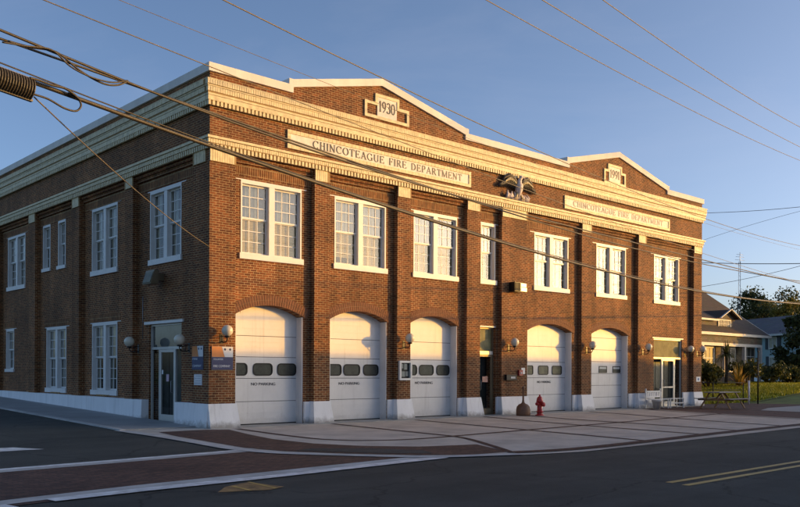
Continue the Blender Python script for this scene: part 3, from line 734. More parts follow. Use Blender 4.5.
garage(*DOORS[3], [(14.62, 1.72, .33, .19, .09), (15.6, 1.72, .33, .19, .09), (16.5, 1.72, .33, .19, .09)], 'lit', 15.65)
garage(*DOORS[4], [(19.8, 1.77, .30, .15, .02), (20.85, 1.77, .30, .15, .02)], 'flat', None)
# entrance doors
def entrance(name, u0, u1, z0, z1, T, zt, d0, d1, fm, wf, panel=None, rails=()):
    b = MB(); j = .055; e = wf+.07
    b.box(u0, u0+j, wf, e, z0, z1); b.box(u1-j, u1, wf, e, z0, z1); b.box(u0+j, u1-j, wf, e, z1-j, z1); b.box(u0+j, u1-j, wf, e, zt-.04, zt+.04); b.box(u0+j, u1-j, wf, e, z0, z0+.03)
    if d0 - u0 > .2: b.box(d0-.05, d0, wf+.002, e, z0+.03, zt-.04)
    if u1-d1 > .2: b.box(d1, d1+.05, wf+.002, e, z0+.03, zt-.04)
    f = b.build(name, fm, ST, T=T)
    g = MB(); g.face([(u0, wf+.04, zt), (u1, wf+.04, zt), (u1, wf+.04, z1), (u0, wf+.04, z1)]); g.build('transom_pane', M_glassup, f, T=T)
    if panel:
        g = MB(); g.face([(u0, wf+.075, zt-.03), (u1, wf+.075, zt-.03), (u1, wf+.075, z1), (u0, wf+.075, z1)]); g.build('transom_blind', panel, f, T=T)
    for (pa, pb) in ((u0+j, d0-.05), (d1+.05, u1-j)):
        if pb-pa > .1:
            g = MB(); g.face([(pa, wf+.04, z0), (pb, wf+.04, z0), (pb, wf+.04, zt), (pa, wf+.04, zt)]); g.build('side_pane', M_glassd, f, T=T)
            MB().box(pa, pb, wf+.35, wf+.36, z0, zt).build('dim_interior', M_pbd, f, T=T)
    MB().box(d0, d1, wf+.35, wf+.36, z0, zt).build('dim_interior', M_pbd, f, T=T)
    q = MB(); s = .085; za, zb = z0+.035, zt-.045
    q.box(d0+.005, d0+s, wf+.01, wf+.055, za, zb); q.box(d1-s, d1-.005, wf+.01, wf+.055, za, zb); q.box(d0+s, d1-s, wf+.01, wf+.055, zb-s, zb); q.box(d0+s, d1-s, wf+.01, wf+.055, za, za+.2)
    for r in rails: q.box(d0+s, d1-s, wf+.01, wf+.055, r-.03, r+.03)
    dd = q.build('door', fm, f, T=T)
    g = MB(); g.face([(d0+s, wf+.03, za), (d1-s, wf+.03, za), (d1-s, wf+.03, zb), (d0+s, wf+.03, zb)]); g.build('door_pane', M_glassd, f, T=T)
    hmb = MB(); hmb.tube([(d0+.13, wf+.0, .95), (d0+.13, wf-.05, .98), (d0+.13, wf-.05, 1.3), (d0+.13, wf+.0, 1.33)], .013, 8); hmb.build('door_handle', M_steel, f, T=T)
    return f
M_tanp = simple('tan_transom_blind', (.36, .31, .15), .8, var=.3, scale=3)
M_gryp = simple('grey_transom_blind', (.10, .105, .10), .8, var=.3, scale=2)
sdoor = entrance('side_entrance', *SIDED, TS, 2.33, 2.5, 3.48, M_alu, .26, panel=M_gryp)
MB().box(1.8, 4.32, .145, .33, 3.085, 3.17).build('lintel', M_wframe, sdoor, T=TS)
ndoor = entrance('front_entrance', *NARROW, TF, 2.34, 11.45, 12.26, M_bronze, .3, panel=M_tanp)
MB().box(11.46, 12.27, .285, .3, 2.29, 2.42).build('transom_bar', M_alu, ndoor)
MB().box(11.2, 12.32, .188, .3, 3.315, 3.36).build('lintel', M_wframe, ndoor)
edoor = entrance('lobby_entrance', *ENTRY, TF, 2.33, 24.3, 25.42, M_alu, .25, panel=M_tanp, rails=(.95,))
MB().box(23.35, 26.12, .188, .3, 3.245, 3.30).build('lintel', M_wframe, edoor)
for (nm, T, a, z, ww, hh, wf, mt, par) in (('paper_notice', TS, 2.88, 1.3, .17, .22, .25, simple('pink_paper', (.5, .36, .42)), sdoor), ('paper_notice', TS, 3.25, 1.52, .1, .13, .25, M_sgwhite, sdoor),
                                     ('paper_notice', TF, 11.72, 1.25, .3, .22, .29, simple('rose_paper', (.45, .25, .2)), ndoor)):
    MB().box(a, a+ww, wf+.02, wf+.025, z, z+hh).build(nm, mt, par, T=T)

# ------------------------------------------------------------------ name panels with cut letters
def LT(ch):
    # strokes in a 1-high cell: ('l',x0,y0,x1,y1,w) or ('a',cx,cy,rx,ry,a0,a1,w) ; returns strokes, width
    K, k = .15, .07
    S = lambda x, y=0, w=.26: ('l', x-w/2, y+(.03 if y == 0 else -.03), x+w/2, y+(.03 if y == 0 else -.03), .055)
    D = {
     'I': ([('l', .15, 0, .15, 1, K), S(.15), S(.15, 1)], .3),
     'H': ([('l', .15, 0, .15, 1, K), ('l', .65, 0, .65, 1, K), ('l', .15, .52, .65, .52, k), S(.15), S(.15, 1), S(.65), S(.65, 1)], .8),
     'N': ([('l', .13, 0, .13, 1, k), ('l', .68, 0, .68, 1, k), ('l', .1, .97, .68, .03, K), S(.13), S(.13, 1), S(.68, 1)], .82),
     'M': ([('l', .12, 0, .12, 1, k), ('l', .86, 0, .86, 1, K), ('l', .12, .97, .48, .05, K), ('l', .48, .05, .86, .97, k), S(.12), S(.12, 1), S(.86), S(.86, 1)], 1.0),
     'C': ([('a', .42, .5, .36, .47, 45, 315, .11), ('l', .69, .7, .69, .98, k)], .8),
     'G': ([('a', .42, .5, .36, .47, 45, 320, .11), ('l', .69, .7, .69, .98, k), ('l', .71, .05, .71, .45, K), S(.68, .47, .26)], .86),
     'O': ([('a', .42, .5, .36, .47, 0, 360, .12)], .84),
     'T': ([('l', .36, 0, .36, 1, K), ('l', .03, .96, .69, .96, k), ('l', .05, .78, .05, 1, k), ('l', .67, .78, .67, 1, k), S(.36)], .72),
     'E': ([('l', .15, 0, .15, 1, K), ('l', .1, .965, .6, .965, k), ('l', .1, .035, .62, .035, k), ('l', .15, .52, .48, .52, k), ('l', .6, .8, .6, 1, k), ('l', .63, 0, .63, .22, k), ('l', .47, .4, .47, .64, .05)], .7),
     'F': ([('l', .15, 0, .15, 1, K), ('l', .1, .965, .6, .965, k), ('l', .15, .52, .48, .52, k), ('l', .6, .78, .6, 1, k), ('l', .47, .4, .47, .64, .05), S(.15)], .66),
     'A': ([('l', .4, 1, .1, 0, k), ('l', .38, 1, .7, 0, K), ('l', .2, .33, .6, .33, k), S(.1), S(.7)], .8),
     'U': ([('l', .14, .3, .14, 1, K), ('l', .66, .3, .66, 1, k), ('a', .4, .32, .26, .29, 180, 360, .1), S(.14, 1), S(.66, 1)], .8),
     'R': ([('l', .15, 0, .15, 1, K), ('a', .33, .74, .24, .23, -90, 90, .11), ('l', .1, .97, .35, .97, k), ('l', .15, .5, .35, .5, k), ('l', .36, .5, .7, .02, K), S(.15), S(.7, 0, .2)], .78),
     'P': ([('l', .15, 0, .15, 1, K), ('a', .33, .73, .25, .24, -90, 90, .12), ('l', .1, .97, .35, .97, k), ('l', .15, .48, .35, .48, k), S(.15)], .68),
     'D': ([('l', .15, 0, .15, 1, K), ('a', .3, .5, .4, .465, -90, 90, .13), ('l', .08, .965, .32, .965, k), ('l', .08, .035, .32, .035, k)], .8),
     '1': ([('l', .2, 0, .2, 1, .16), ('l', .2, .98, .04, .82, .07), S(.2)], .42),
     '9': ([('a', .34, .68, .25, .29, 0, 360, .12), ('l', .6, .68, .52, .3, .12), ('l', .52, .3, .2, .02, .09)], .7),
     '3': ([('a', .3, .74, .22, .22, -90, 160, .11), ('a', .28, .27, .27, .25, -160, 90, .12)], .64),
     '0': ([('a', .34, .5, .27, .47, 0, 360, .12)], .72)}
    return D[ch]
def serif(text, size, x, z, y, T=TF, gap=.12, total=None, depth=.012):
    b = MB(); cur = 0; items = []
    for ch in text:
        if ch == ' ': cur += .62; continue
        st, wd = LT(ch); items.append((cur, st)); cur += wd+gap
    sx = size if total is None else total/(cur-gap)
    def seg(p, q, wd):
        (x0, z0), (x1, z1) = p, q; d = Vector((x1-x0, z1-z0)); n = Vector((-d.y, d.x)).normalized()*wd/2; 
        pts = [(x0-n.x, z0-n.y), (x1-n.x, z1-n.y), (x1+n.x, z1+n.y), (x0+n.x, z0+n.y)]
        P = [(x+a*sx, yy, z+c*size) for yy in (y-depth, y+.002) for a, c in pts]
        b.hexa([P[0], P[1], P[5], P[4], P[3], P[2], P[6], P[7]])
    for k, (c, st) in enumerate(items):
        for s in st:
            y += .00003
            if s[0] == 'l': seg((c+s[1], s[2]), (c+s[3], s[4]), s[5])
            else:
                _, cx, cy, rx, ry, a0, a1, wd = s; n = 14
                for i in range(n):
                    ta, tb = R(a0+(a1-a0)*i/n), R(a0+(a1-a0)*(i+1)/n)
                    thick = wd*(.55+.75*abs(math.cos((ta+tb)/2)))
                    seg((c+cx+rx*math.cos(ta), cy+ry*math.sin(ta)), (c+cx+rx*math.cos(tb), cy+ry*math.sin(tb)), thick)
    return b
def name_panel(x0, x1, z0, z1, text, mat, tx, tw, label):
    f = MB(); fr = .11; yy = -.055
    def rim(a, c, e, g): f.box(a, c, yy, .01, e, g)
    f.m = 0
    # border laid of short cream bricks
    n = int((x1-x0)/.155)
    for i in range(n):
        a = x0+(x1-x0)*i/n; c = x0+(x1-x0)*(i+1)/n-.008
        rim(a, c, z0, z0+fr); rim(a, c, z1-fr, z1)
    for i in range(3):
        a = z0+fr+(z1-z0-2*fr)*i/3; c = z0+fr+(z1-z0-2*fr)*(i+1)/3-.008
        rim(x0, x0+fr, a, c); rim(x1-fr-.008, x1-.008, a, c)
    p = f.build('name_panel', M_cream, ST)
    MB().box(x0+fr, x1-fr, -.03, .01, z0+fr, z1-fr).build('panel_slab', M_panel, p)
    b = serif(text, .235, x0+tx, z0+fr+.055, -.03, total=tw); b.build('panel_lettering', mat, p)
name_panel(2.6, 10.68, 8.34, 8.9, 'CHINCOTEAGUE FIRE DEPARTMENT', M_ink, .95, 6.65, '')
name_panel(16.27, 24.42, 8.33, 8.87, 'CHINCOTEAGUE FIRE DEPARTMENT', M_faded, .6, 6.95, '')
def year_block(cx, z0, z1, zt, text, mat, hw=.98):
    f = MB(); fr = .1; y = -.05
    iw = .43+fr; zs = z1
    segs = [(cx-hw, cx+hw, z0, z0+fr), (cx-hw, cx-hw+fr, z0+fr, zs), (cx+hw-fr, cx+hw, z0+fr, zs), (cx-hw+fr, cx-iw, zs-fr, zs), (cx+iw, cx+hw-fr, zs-fr, zs),
            (cx-iw, cx-iw+fr, zs-fr, zt), (cx+iw-fr, cx+iw, zs-fr, zt), (cx-iw+fr, cx+iw-fr, zt-fr, zt)]
    for s in segs: f.box(s[0], s[1], y, .01, s[2], s[3])
    p = f.build('date_block', M_cream, ST)
    MB().box(cx-iw+fr, cx+iw-fr, -.03, .01, z0+fr+.001, zt-fr).build('date_slab', M_panel, p)
    serif(text, .36, cx-.36, z0+fr+.16, -.03, total=.72, gap=.06).build('date_lettering', mat, p)
year_block(6.6, 9.93, 10.47, 10.76, '1930', M_ink)
year_block(19.88, 9.83, 10.42, 10.68, '1991', simple('grey_lettering', (.10, .09, .075), .6), hw=.82)

# ------------------------------------------------------------------ eagle on the frieze
ea = empty('eagle_carving', (13.2, -.02, 8.2)); tag(ea, 'painted eagle with spread wings carved above the cornice between the two name panels', 'carving')
def ellip(b, c, rx, ry, rz, n=14, tilt=0):
    m = 9; base = len(b.v)
    for i in range(m+1):
        t = math.pi*i/m
        for j in range(n):
            a = 2*math.pi*j/n; x, y, z = rx*math.sin(t)*math.cos(a), ry*math.sin(t)*math.sin(a), rz*math.cos(t)
            x, z = x*math.cos(tilt)+z*math.sin(tilt), -x*math.sin(tilt)+z*math.cos(tilt)
            b.v.append((c[0]+x, c[1]+y, c[2]+z))
    for i in range(m):
        for j in range(n):
            b.f.append((base+i*n+j, base+(i+1)*n+j, base+(i+1)*n+(j+1) % n, base+i*n+(j+1) % n)); b.mi.append(b.m); b.sm.append(True)
b = MB(); b.m = 0
b.tube([(0, -.1, .14), (.0, -.14, .25), (0, -.17, .42), (.01, -.17, .58), (.02, -.16, .70), (.05, -.18, .80), (.08, -.2, .87)], [.07, .11, .15, .15, .1, .075, .07], 14)
ellip(b, (.09, -.21, .89), .10, .075, .075)
b.tube([(.16, -.23, .90), (.23, -.25, .88), (.25, -.25, .82)], [.04, .028, .006], 8)
b.build('body', [M_fwhite], ea)
for s in (-1, 1):
    b = MB()
    b.tube([(s*.10, -.12, .62), (s*.28, -.14, .82), (s*.52, -.14, .90), (s*.78, -.12, .78), (s*.93, -.1, .55)], [.08, .085, .075, .055, .03], 10)
    b.m = 0
    for i in range(13):
        t = i/12; ang = R(-90+ (s*(4+58*t**1.6))); rootx = .18+.62*t; rootz = .74+.16*math.sin(math.pi*min(1, t*1.1))-.12*t*t
        L = .34+.16*math.sin(t*2.6); dx, dz = math.cos(ang), math.sin(ang)
        p0 = Vector((s*rootx, -.10, rootz)); p1 = p0+Vector((dx*L*.55, -.03, dz*L*.55)); p2 = p0+Vector((dx*L, .03, dz*L))
        b.tube([p0, p1, p2], [.035, .042, .01], 6)
    wing = b.build('wing', M_fdark, ea)
    g = MB()
    for i in range(9):
        t = i/8; ang = R(-90+(s*(2+52*t**1.5))); p0 = Vector((s*(.2+.5*t), -.165, .74+.12*math.sin(math.pi*t)-.05*t)); L = .2
        g.tube([p0, p0+Vector((math.cos(ang)*L*.6, -.02, math.sin(ang)*L*.6)), p0+Vector((math.cos(ang)*L, .02, math.sin(ang)*L))], [.034, .036, .01], 6)
    g.build('gilt_feathers', M_gold, wing)
b = MB()
for i in range(7):
    a = R(-90+(i-3)*13); b.tube([(0, -.07, .22), (math.cos(a)*.16, -.09, .22+math.sin(a)*.14), (math.cos(a)*.25, -.05, .22+math.sin(a)*.2)], [.03, .035, .01], 6)
b.build('tail', M_fwhite, ea)
b = MB()
for s in (-1, 1):
    b.tube([(s*.08, -.14, .3), (s*.13, -.18, .18), (s*.2, -.18, .1)], [.05, .04, .03], 8)
    for k in range(3): b.tube([(s*.2, -.18, .1), (s*(.17+.06*k), -.24, .07), (s*(.17+.07*k), -.22, .02)], [.02, .018, .006], 6)
b.build('talons', M_gold, ea)
b = MB(); rr_ = random.Random(5)
for i in range(16):
    x = -.62+1.24*i/15; b.tube([(x, -.08, .02), (x+rr_.uniform(-.05, .05), -.13, .12+rr_.random()*.06), (x+rr_.uniform(-.08, .08), -.1, .22+rr_.random()*.12)], [.05, .05, .015], 6)
b.build('laurel_base', M_fwhite, ea)

# ------------------------------------------------------------------ wall lamps
def lamp(loc, side=False):
    T = (lambda p: (p[1], p[0], p[2])) if side else (lambda p: p)
    e = empty('wall_lamp', loc)
    b = MB(); b.box(-.055, .055, -.012, 0, -.36, -.08); b.build('wall_plate', M_black, e, T=T)
    b = MB(); b.tube([(0, 0, -.30), (0, -.12, -.33), (0, -.26, -.31), (0, -.31, -.24), (0, -.31, -.17)], .016, 8)
    b.tube([(0, 0, -.14), (0, -.14, -.17), (0, -.29, -.2)], .011, 8)
    b.tube([(-.09, -.16, -.3), (-.09, -.16, -.12)], .009, 6); b.tube([(.0, -.16, -.3), (-.09, -.16, -.3)], .009, 6)
    b.build('bracket', M_black, e, T=T)
    b = MB(); b.lathe([(.0, -.2), (.065, -.19), (.078, -.165), (.06, -.14), (.0, -.138)], (0, -.31, 0), 16); b.build('cup', M_black, e, T=T)
    b = MB(); b.sphere((0, -.31, 0), .16, 22); b.build('globe', M_globe, e, T=T)
    return e
lampL = [((.40, 0, 2.76), 0, 'globe lamp above the orange and navy sign at the corner beside the first garage door'),
         ((7.42, 0, 2.76), 0, 'globe lamp on the brick pier above the white display case'),
         ((12.85, 0, 2.77), 0, 'globe lamp on the wide brick pier above the black mail slot and red alarm box'),
         ((17.88, 0, 2.79), 0, 'globe lamp on the pier between the two farthest garage doors'),
         ((22.2, 0, 2.80), 0, 'globe lamp on the pier just left of the lobby entrance, above the white chair'),
         ((26.3, .2, 2.80), 0, 'globe lamp on the wall just right of the lobby entrance transom'),
         ((27.1, 0, 2.80), 0, 'globe lamp on the last pier at the right end of the station'),
         ((0, 3.98, 2.54), 1, 'globe lamp left of the glass side door in the shaded wall'),
         ((0, 1.12, 2.52), 1, 'globe lamp right of the glass side door in the shaded wall')]
lf = lamp((0, 0, 0)); ls = lamp((0, 0, 0), True); uf = us = False
for loc, sd_, lab in lampL:
    if sd_:
        o = copy_tree(ls) if us else ls; us = True
        if loc[1] > 2: loc = (.0, 4.4, 2.54); loc = (.2, 4.4, 2.54) if False else loc
    else:
        o = copy_tree(lf) if uf else lf; uf = True
    o.location = loc; tag(o, lab, 'wall lamp', 'globe lamps along the station walls')

# ------------------------------------------------------------------ signs and boxes on the walls
def orange_sign(name, x0, x1, z0, z1, side, lab, l1, l2):
    T = (lambda p: (p[1], -p[0], p[2])) if side else (lambda p: p)
    wd = x1-x0; hh = z1-z0; zb = hh*.545
    e = empty(name, (0, (x0 if not side else 0), 0) if False else ((-.03, x1, z0) if side else (x0, -.03, z0)))
    MB().box(0, wd, 0, .028, 0, hh).build('board', M_steel, e, T=T)
    q = MB(); q.box(.005, wd-.005, -.004, 0, .005, zb); q.build('navy_panel', M_navy, e, T=T)
    q = MB(); q.hexa([(.005, -.004, zb+.004), (wd*.6, -.004, zb+.004), (wd*.6, 0, zb+.004), (.005, 0, zb+.004), (.005, -.004, hh-.005), (wd*.46, -.004, hh-.005), (wd*.46, 0, hh-.005), (.005, 0, hh-.005)]); q.build('orange_panel', M_orange, e, T=T)
    q = MB(); q.hexa([(wd*.61, -.004, zb+.004), (wd-.005, -.004, zb+.004), (wd-.005, 0, zb+.004), (wd*.61, 0, zb+.004), (wd*.47, -.004, hh-.005), (wd-.005, -.004, hh-.005), (wd-.005, 0, hh-.005), (wd*.47, 0, hh-.005)]); q.build('white_panel', M_sgwhite, e, T=T)
    for (tx, s, zz, ww) in ((l1, .07, zb*.82, wd*.45), (l2, .095, zb*.28, wd*.78)):
        me = text_mesh(tx, s, .002); me.materials.clear(); me.materials.append(M_text)
        xs = [v.co.x for v in me.vertices]; k = ww/(max(xs)-min(xs)); mn = min(xs)
        for v in me.vertices:
            p = ((v.co.x-mn)*k+wd*.08, -.007-v.co.z, v.co.y+zz); v.co = T(p)
        me.name = 'sign_text'; o = bpy.data.objects.new('sign_text', me); COL.objects.link(o); o.parent = e
    q = MB(); 
    for k in range(2): q.sphere((wd*(.62+.24*k), -.008, hh*.88), wd*.05, 8, (1, .15, 1))
    q.build('emblem', M_navy, e, T=T)
    tag(e, lab, 'sign'); return e
orange_sign('notice_sign', .07, .76, 1.66, 2.32, False, 'orange white and navy sign on the sunlit front beside the first garage door', 'VOLUNTEER', 'FIRE COMPANY')
orange_sign('notice_sign', .27, .9, 1.66, 2.34, True, 'orange white and navy sign on the shaded side wall above the small white plate', 'FIRE', 'COMPANY')
def plate(name, x0, x1, z0, z1, side, lab, cat, mat, mark=None):
    T = TS if side else TF
    e = empty(name, (0, 0, 0)); MB().box(x0, x1, -.02, 0, z0, z1).build('board', mat, e, T=T)
    if mark:
        q = MB(); n = 4
        for k in range(n): z = z0+(z1-z0)*(k+.7)/(n+.6); q.box(x0+.05, x1-.05-.05*(k % 2), -.023, -.02, z, z+.02)
        q.build('printed_lines', mark, e, T=T)
    tag(e, lab, cat); return e
plate('wall_plate', .36, .8, 1.22, 1.53, True, 'small white plate on the shaded side wall below the orange and navy sign', 'plate', M_sgwhite, simple('grey_print', (.4, .42, .45)))
e = plate('wall_plate', 27.02, 27.42, 1.2, 1.45, False, 'small pale plate with a blue symbol on the last pier at the right end', 'plate', M_sgwhite)
q = MB(); q.box(27.15, 27.28, -.024, -.02, 1.27, 1.38); q.build('blue_symbol', simple('blue_symbol', (.05, .15, .4)), e)
# display case
e = empty('display_case', (7.16, 0, 1.34)); tag(e, 'white framed glass display case on the second brick pier left of the third garage door', 'display case')
q = MB(); q.box(0, .56, -.02, 0, 0, .66); q.build('back', M_black, e)
q = MB(); 
for s in ((0, .07, 0, .66), (.49, .56, 0, .66), (.07, .49, 0, .07), (.07, .49, .59, .66)): q.box(s[0], s[1], -.1, -.021, s[2], s[3])
q.build('frame', M_wframe, e)
q = MB()
for s in ((.1, .22, .4, .55), (.26, .4, .36, .56), (.1, .3, .12, .3), (.33, .45, .14, .3)): q.box(s[0], s[1], -.026, -.021, s[2], s[3])
q.build('notices', simple('faded_paper', (.28, .29, .27)), e)
q = MB(); q.face([(.07, -.09, .07), (.49, -.09, .07), (.49, -.09, .59), (.07, -.09, .59)]); q.build('pane', M_glassd, e)
# mail slot, alarm box
e = empty('mail_box', (12.62, 0, 1.33)); tag(e, 'black wall box with pale lettering strip under the globe lamp on the wide pier', 'wall box')
MB().box(0, .58, -.12, 0, 0, .19).build('box_body', M_black, e); MB().box(-.01, .59, -.135, 0, .19, .205).build('lid', M_black, e)
q = MB(); 
for k in range(5): q.box(.25+.05*k, .285+.05*k, -.123, -.12, .06, .13)
q.build('label_strip', M_sgwhite, e)
e = empty('alarm_box', (13.4, 0, 1.5)); tag(e, 'red alarm box with a small white plate above it beside the fourth garage door', 'alarm box')
q = MB(); q.hexa([(0, -.09, 0), (.2, -.09, 0), (.2, 0, 0), (0, 0, 0), (0, -.09, .2), (.2, -.09, .2), (.2, 0, .2), (0, 0, .2)]); q.build('box_body', M_redbox, e)
MB().box(-.015, .215, -.1, 0, .2, .215).build('lid', M_redbox, e); MB().box(.21, .42, -.012, 0, .06, .3).build('white_plate', M_sgwhite, e)
q = MB(); q.lathe([(0, -.11), (.03, -.11), (.035, -.09)], (.1, 0, .1), 12, 'y'); q.build('knob', M_sgwhite, e)
# flood lights
e = empty('flood_light', (12.85, 0, 4.9)); tag(e, 'black flood light with a bright lens high on the wide front pier', 'flood light')
q = MB(); q.box(0, .36, -.3, -.02, -.2, .16); q.box(.1, .26, -.02, 0, -.1, .1)
for k in range(6): q.box(.03+.055*k, .045+.055*k, -.315, -.3, -.18, .14)
q.build('housing', M_black, e)
MB().box(.362, .43, -.28, -.04, -.18, .14).build('reflector', M_steel, e)
q = MB(); q.box(.432, .75, -.27, -.05, -.17, -.03); q.box(.432, .72, -.27, -.05, .0, .13); q.build('lens', M_lens, e)
e = empty('flood_light', (0, 3.2, 4.5)); tag(e, 'square flood light with a grey glass front high above the shaded glass side door', 'flood light')
q = MB(); q.box(-.34, 0, -.3, .3, -.19, .2) if False else q.box(-.06, 0+.2, -.12, .12, -.1, .12); q.hexa([(-.32, -.28, -.22), (-.06, -.28, -.22), (-.06, .28, -.22), (-.32, .28, -.22), (-.2, -.28, .2), (-.06, -.28, .2), (-.06, .28, .2), (-.2, .28, .2)])
q.build('housing', M_bronze, e)
q = MB(); q.hexa([(-.335, -.25, -.18), (-.312, -.25, -.2), (-.312, .25, -.2), (-.335, .25, -.18), (-.225, -.25, .15), (-.2, -.25, .16), (-.2, .25, .16), (-.225, .25, .15)]); q.build('lens', M_pbs, e)
q = MB(); q.tube([(.19, 4.5, 4.0), (.19, 4.5, 2.65)], .012, 6)
tag(q.build('conduit', M_steel), 'thin metal conduit running down the shaded side wall above the left globe lamp', 'conduit')

# ------------------------------------------------------------------ things on the apron
# hydrant
e = empty('fire_hydrant', (13.18, -1.25, .012)); tag(e, 'red fire hydrant standing in front of the fourth garage door', 'fire hydrant')
q = MB(); q.lathe([(0, 0), (.17, 0), (.17, .03), (.13, .04), (.105, .08), (.105, .13), (.145, .14), (.145, .17), (.1, .18), (.095, .5), (.135, .52), (.135, .55), (.11, .57)], n=24)
q.lathe([(0, 0), (.0001, .0)], n=3); q.build('barrel', M_hyd, e)
q = MB(); q.lathe([(.12, .57), (.115, .62), (.09, .68), (.05, .72), (.03, .73), (.03, .79), (0, .79)], n=24); q.build('bonnet', M_hyd, e)
q = MB(); q.lathe([(.055, -.05), (.06, -.15), (.085, -.155), (.085, -.2), (.04, -.21), (.03, -.235), (0, -.235)], (0, 0, .42), 16, 'y'); q.build('pumper_nozzle', M_hyd, e)
for s in (-1, 1):
    q = MB(); q.lathe([(.045, s*.05), (.045, s*.14), (.065, s*.145), (.065, s*.185), (.025, s*.19), (.02, s*.215), (0, s*.215)], (0, 0, .44), 14, 'x'); q.build('side_nozzle', M_hyd, e)
# ash urn
e = empty('ash_urn', (12.62, -.92, .012)); tag(e, 'brown bell shaped ash urn with a tall thin neck left of the red hydrant', 'ash urn')
q = MB(); q.lathe([(0, 0), (.25, 0), (.265, .04), (.265, .22), (.24, .34), (.17, .42), (.08, .46), (.05, .5)], n=24); q.build('base', M_urn, e)
q = MB(); q.lathe([(.05, .48), (.035, .6), (.035, .98), (.055, 1.0), (.055, 1.06), (.03, 1.1), (0, 1.1)], n=16); q.build('neck', M_urn, e)
# white chair and bench by the lobby entrance
M_wb = simple('white_garden_paint', (.72, .72, .70), .55, var=.08)
e = empty('white_chair', (22.05, -.62, .012)); tag(e, 'white slatted high backed garden chair left of the lobby entrance', 'chair')
q = MB()
q.box(0, 1.3, .36, .40, .74, .80); q.box(0, 1.3, .36, .40, .50, .555)
for k in range(9): q.box(.05+.15*k, .13+.15*k, .365, .395, .555, .74)
q.build('backrest', M_wb, e)
q = MB()
for k in range(4): q.box(0, 1.3, -.06+.105*k, .03+.105*k, .40, .425)
q.build('seat', M_wb, e)
for x in (0.02, 1.24):
    for y in (-.05, .36): MB().box(x, x+.05, y, y+.045, 0, .398 if y < 0 else .9).build('leg', M_wb, e)
e = empty('white_bench', (23.4, -.66, .012)); tag(e, 'low white slatted bench in front of the lobby entrance glass', 'bench')
q = MB()
for k in range(4): q.box(0, 1.25, -.06+.105*k, .03+.105*k, .42, .445)
q.build('seat', M_wb, e)
for x in (.02, 1.18):
    for y in (-.05, .30): MB().box(x, x+.05, y, y+.045, 0, .418).build('leg', M_wb, e)
q = MB(); q.box(.07, 1.18, .31, .335, .2, .25); q.box(.07, 1.18, -.04, -.015, .2, .25); q.build('stretcher', M_wb, e)
e = empty('flower_pot', (21.75, -1.0, .012)); tag(e, 'grey tapered pot standing in front of the white chair', 'pot')
q = MB(); q.lathe([(0, 0), (.14, 0), (.2, .34), (.225, .35), (.225, .42), (.19, .42), (.18, .34), (0, .34)], n=20); q.build('pot_body', M_pot, e)
q = MB(); q.sphere((0, 0, .34), .17, 10, (1, 1, .3)); q.build('soil', M_dark, e)
# picnic table
e = empty('picnic_table', (25.1, -2.35, .02)); tag(e, 'weathered wooden picnic table with two attached benches beside the lawn', 'picnic table')
Lx = 2.0
q = MB()
for k in range(5): q.box(-Lx/2, Lx/2, -.38+.155*k, -.238+.155*k, .72, .76)
q.build('tabletop', M_woodt, e)
for s in (-1, 1):
    q = MB()
    for k in range(2): y = s*.72+(-.145 if k == 0 else .005); q.box(-Lx/2, Lx/2, y, y+.14, .43, .465)
    q.build('bench_seat', M_woodt, e)
    for t in (-1, 1):
        q = MB(); q.beam((s*.68, t*.28, .72), (s*.68, t*.72, 0), .04, .1, (1, 0, 0)); q.build('leg', M_wood, e)
    q = MB(); q.box(s*.68+.021, s*.68+.06, -.86, .86, .36, .43); q.build('cross_rail', M_wood, e)
    q = MB(); q.beam((s*.64, 0, .38), (s*.15, 0, .71), .04, .08, (0, 1, 0)); q.build('brace', M_wood, e)
# low rail fence and posts by the lawn
e = empty('rail_fence', (28.6, 1.4, 0)); tag(e, 'low dark pipe rail with posts between the picnic table and the lawn', 'railing')
q = MB(); q.tube([(0, .6, 1.12), (3.2, -1.5, 1.12)], .022, 6); q.tube([(0, .6, .75), (3.2, -1.5, .75)], .016, 6); q.build('rail', M_black, e)
for t in (0, .55, 1): MB().tube([(3.2*t, .6-2.1*t, 0), (3.2*t, .6-2.1*t, 1.12)], .028, 8).build('post', M_black, e)
q = MB(); q.tube([(31.5, -.55, 0), (31.5, -.55, 1.25)], .05, 10); tag(q.build('white_post', M_wb), 'short white post standing at the end of the dark pipe rail', 'post')
e = empty('metal_pole', (32.1, -.75, 0)); tag(e, 'thin tall dark metal pole standing near the lawn right of the picnic table', 'pole')
MB().tube([(0, 0, 0), (0, 0, 2.75)], .035, 10).build('pole', M_black, e)
b = MB(); b.sphere((0, 0, 2.78), .05, 8); b.build('cap', M_black, e)

# ------------------------------------------------------------------ buildings across the main road (their eaves throw the long evening shade)
def shop(x0, x1, y0, y1, z, mat, lab):
    e = empty('shop_building', (x0, y0, 0)); tag(e, lab, 'building'); L = x1-x0; Dp = y1-y0
    b = MB(); b.box(0, L, 0, Dp, 0, z); b.build('wall', mat, e)
    b = MB()
    for s in ((-.1, L+.1, Dp-.3, Dp+.12), (-.1, L+.1, -.12, .3), (-.1, .3, .301, Dp-.301), (L-.3, L+.1, .301, Dp-.301)): b.box(s[0], s[1], s[2], s[3], z+.001, z+.16)
    b.build('coping', M_stone, e)
    n = int(L//4)
    for i in range(n):
        x = (i+.5)*L/n
        f = MB()
        for s in ((x-1.4, x-1.3, .6, 2.9), (x+1.3, x+1.4, .6, 2.9), (x-1.3, x+1.3, .6, .7), (x-1.3, x+1.3, 2.8, 2.9)): f.box(s[0], s[1], Dp, Dp+.07, s[2], s[3])
        f = f.build('window', M_wframe, e); MB().box(x-1.3, x+1.3, Dp+.005, Dp+.02, .7, 2.8).build('pane', M_pbd, f)
HS = 5.22
shop(2, 26, -33, -21.35, HS, M_store, 'brown brick shop building across the road nearest the camera')
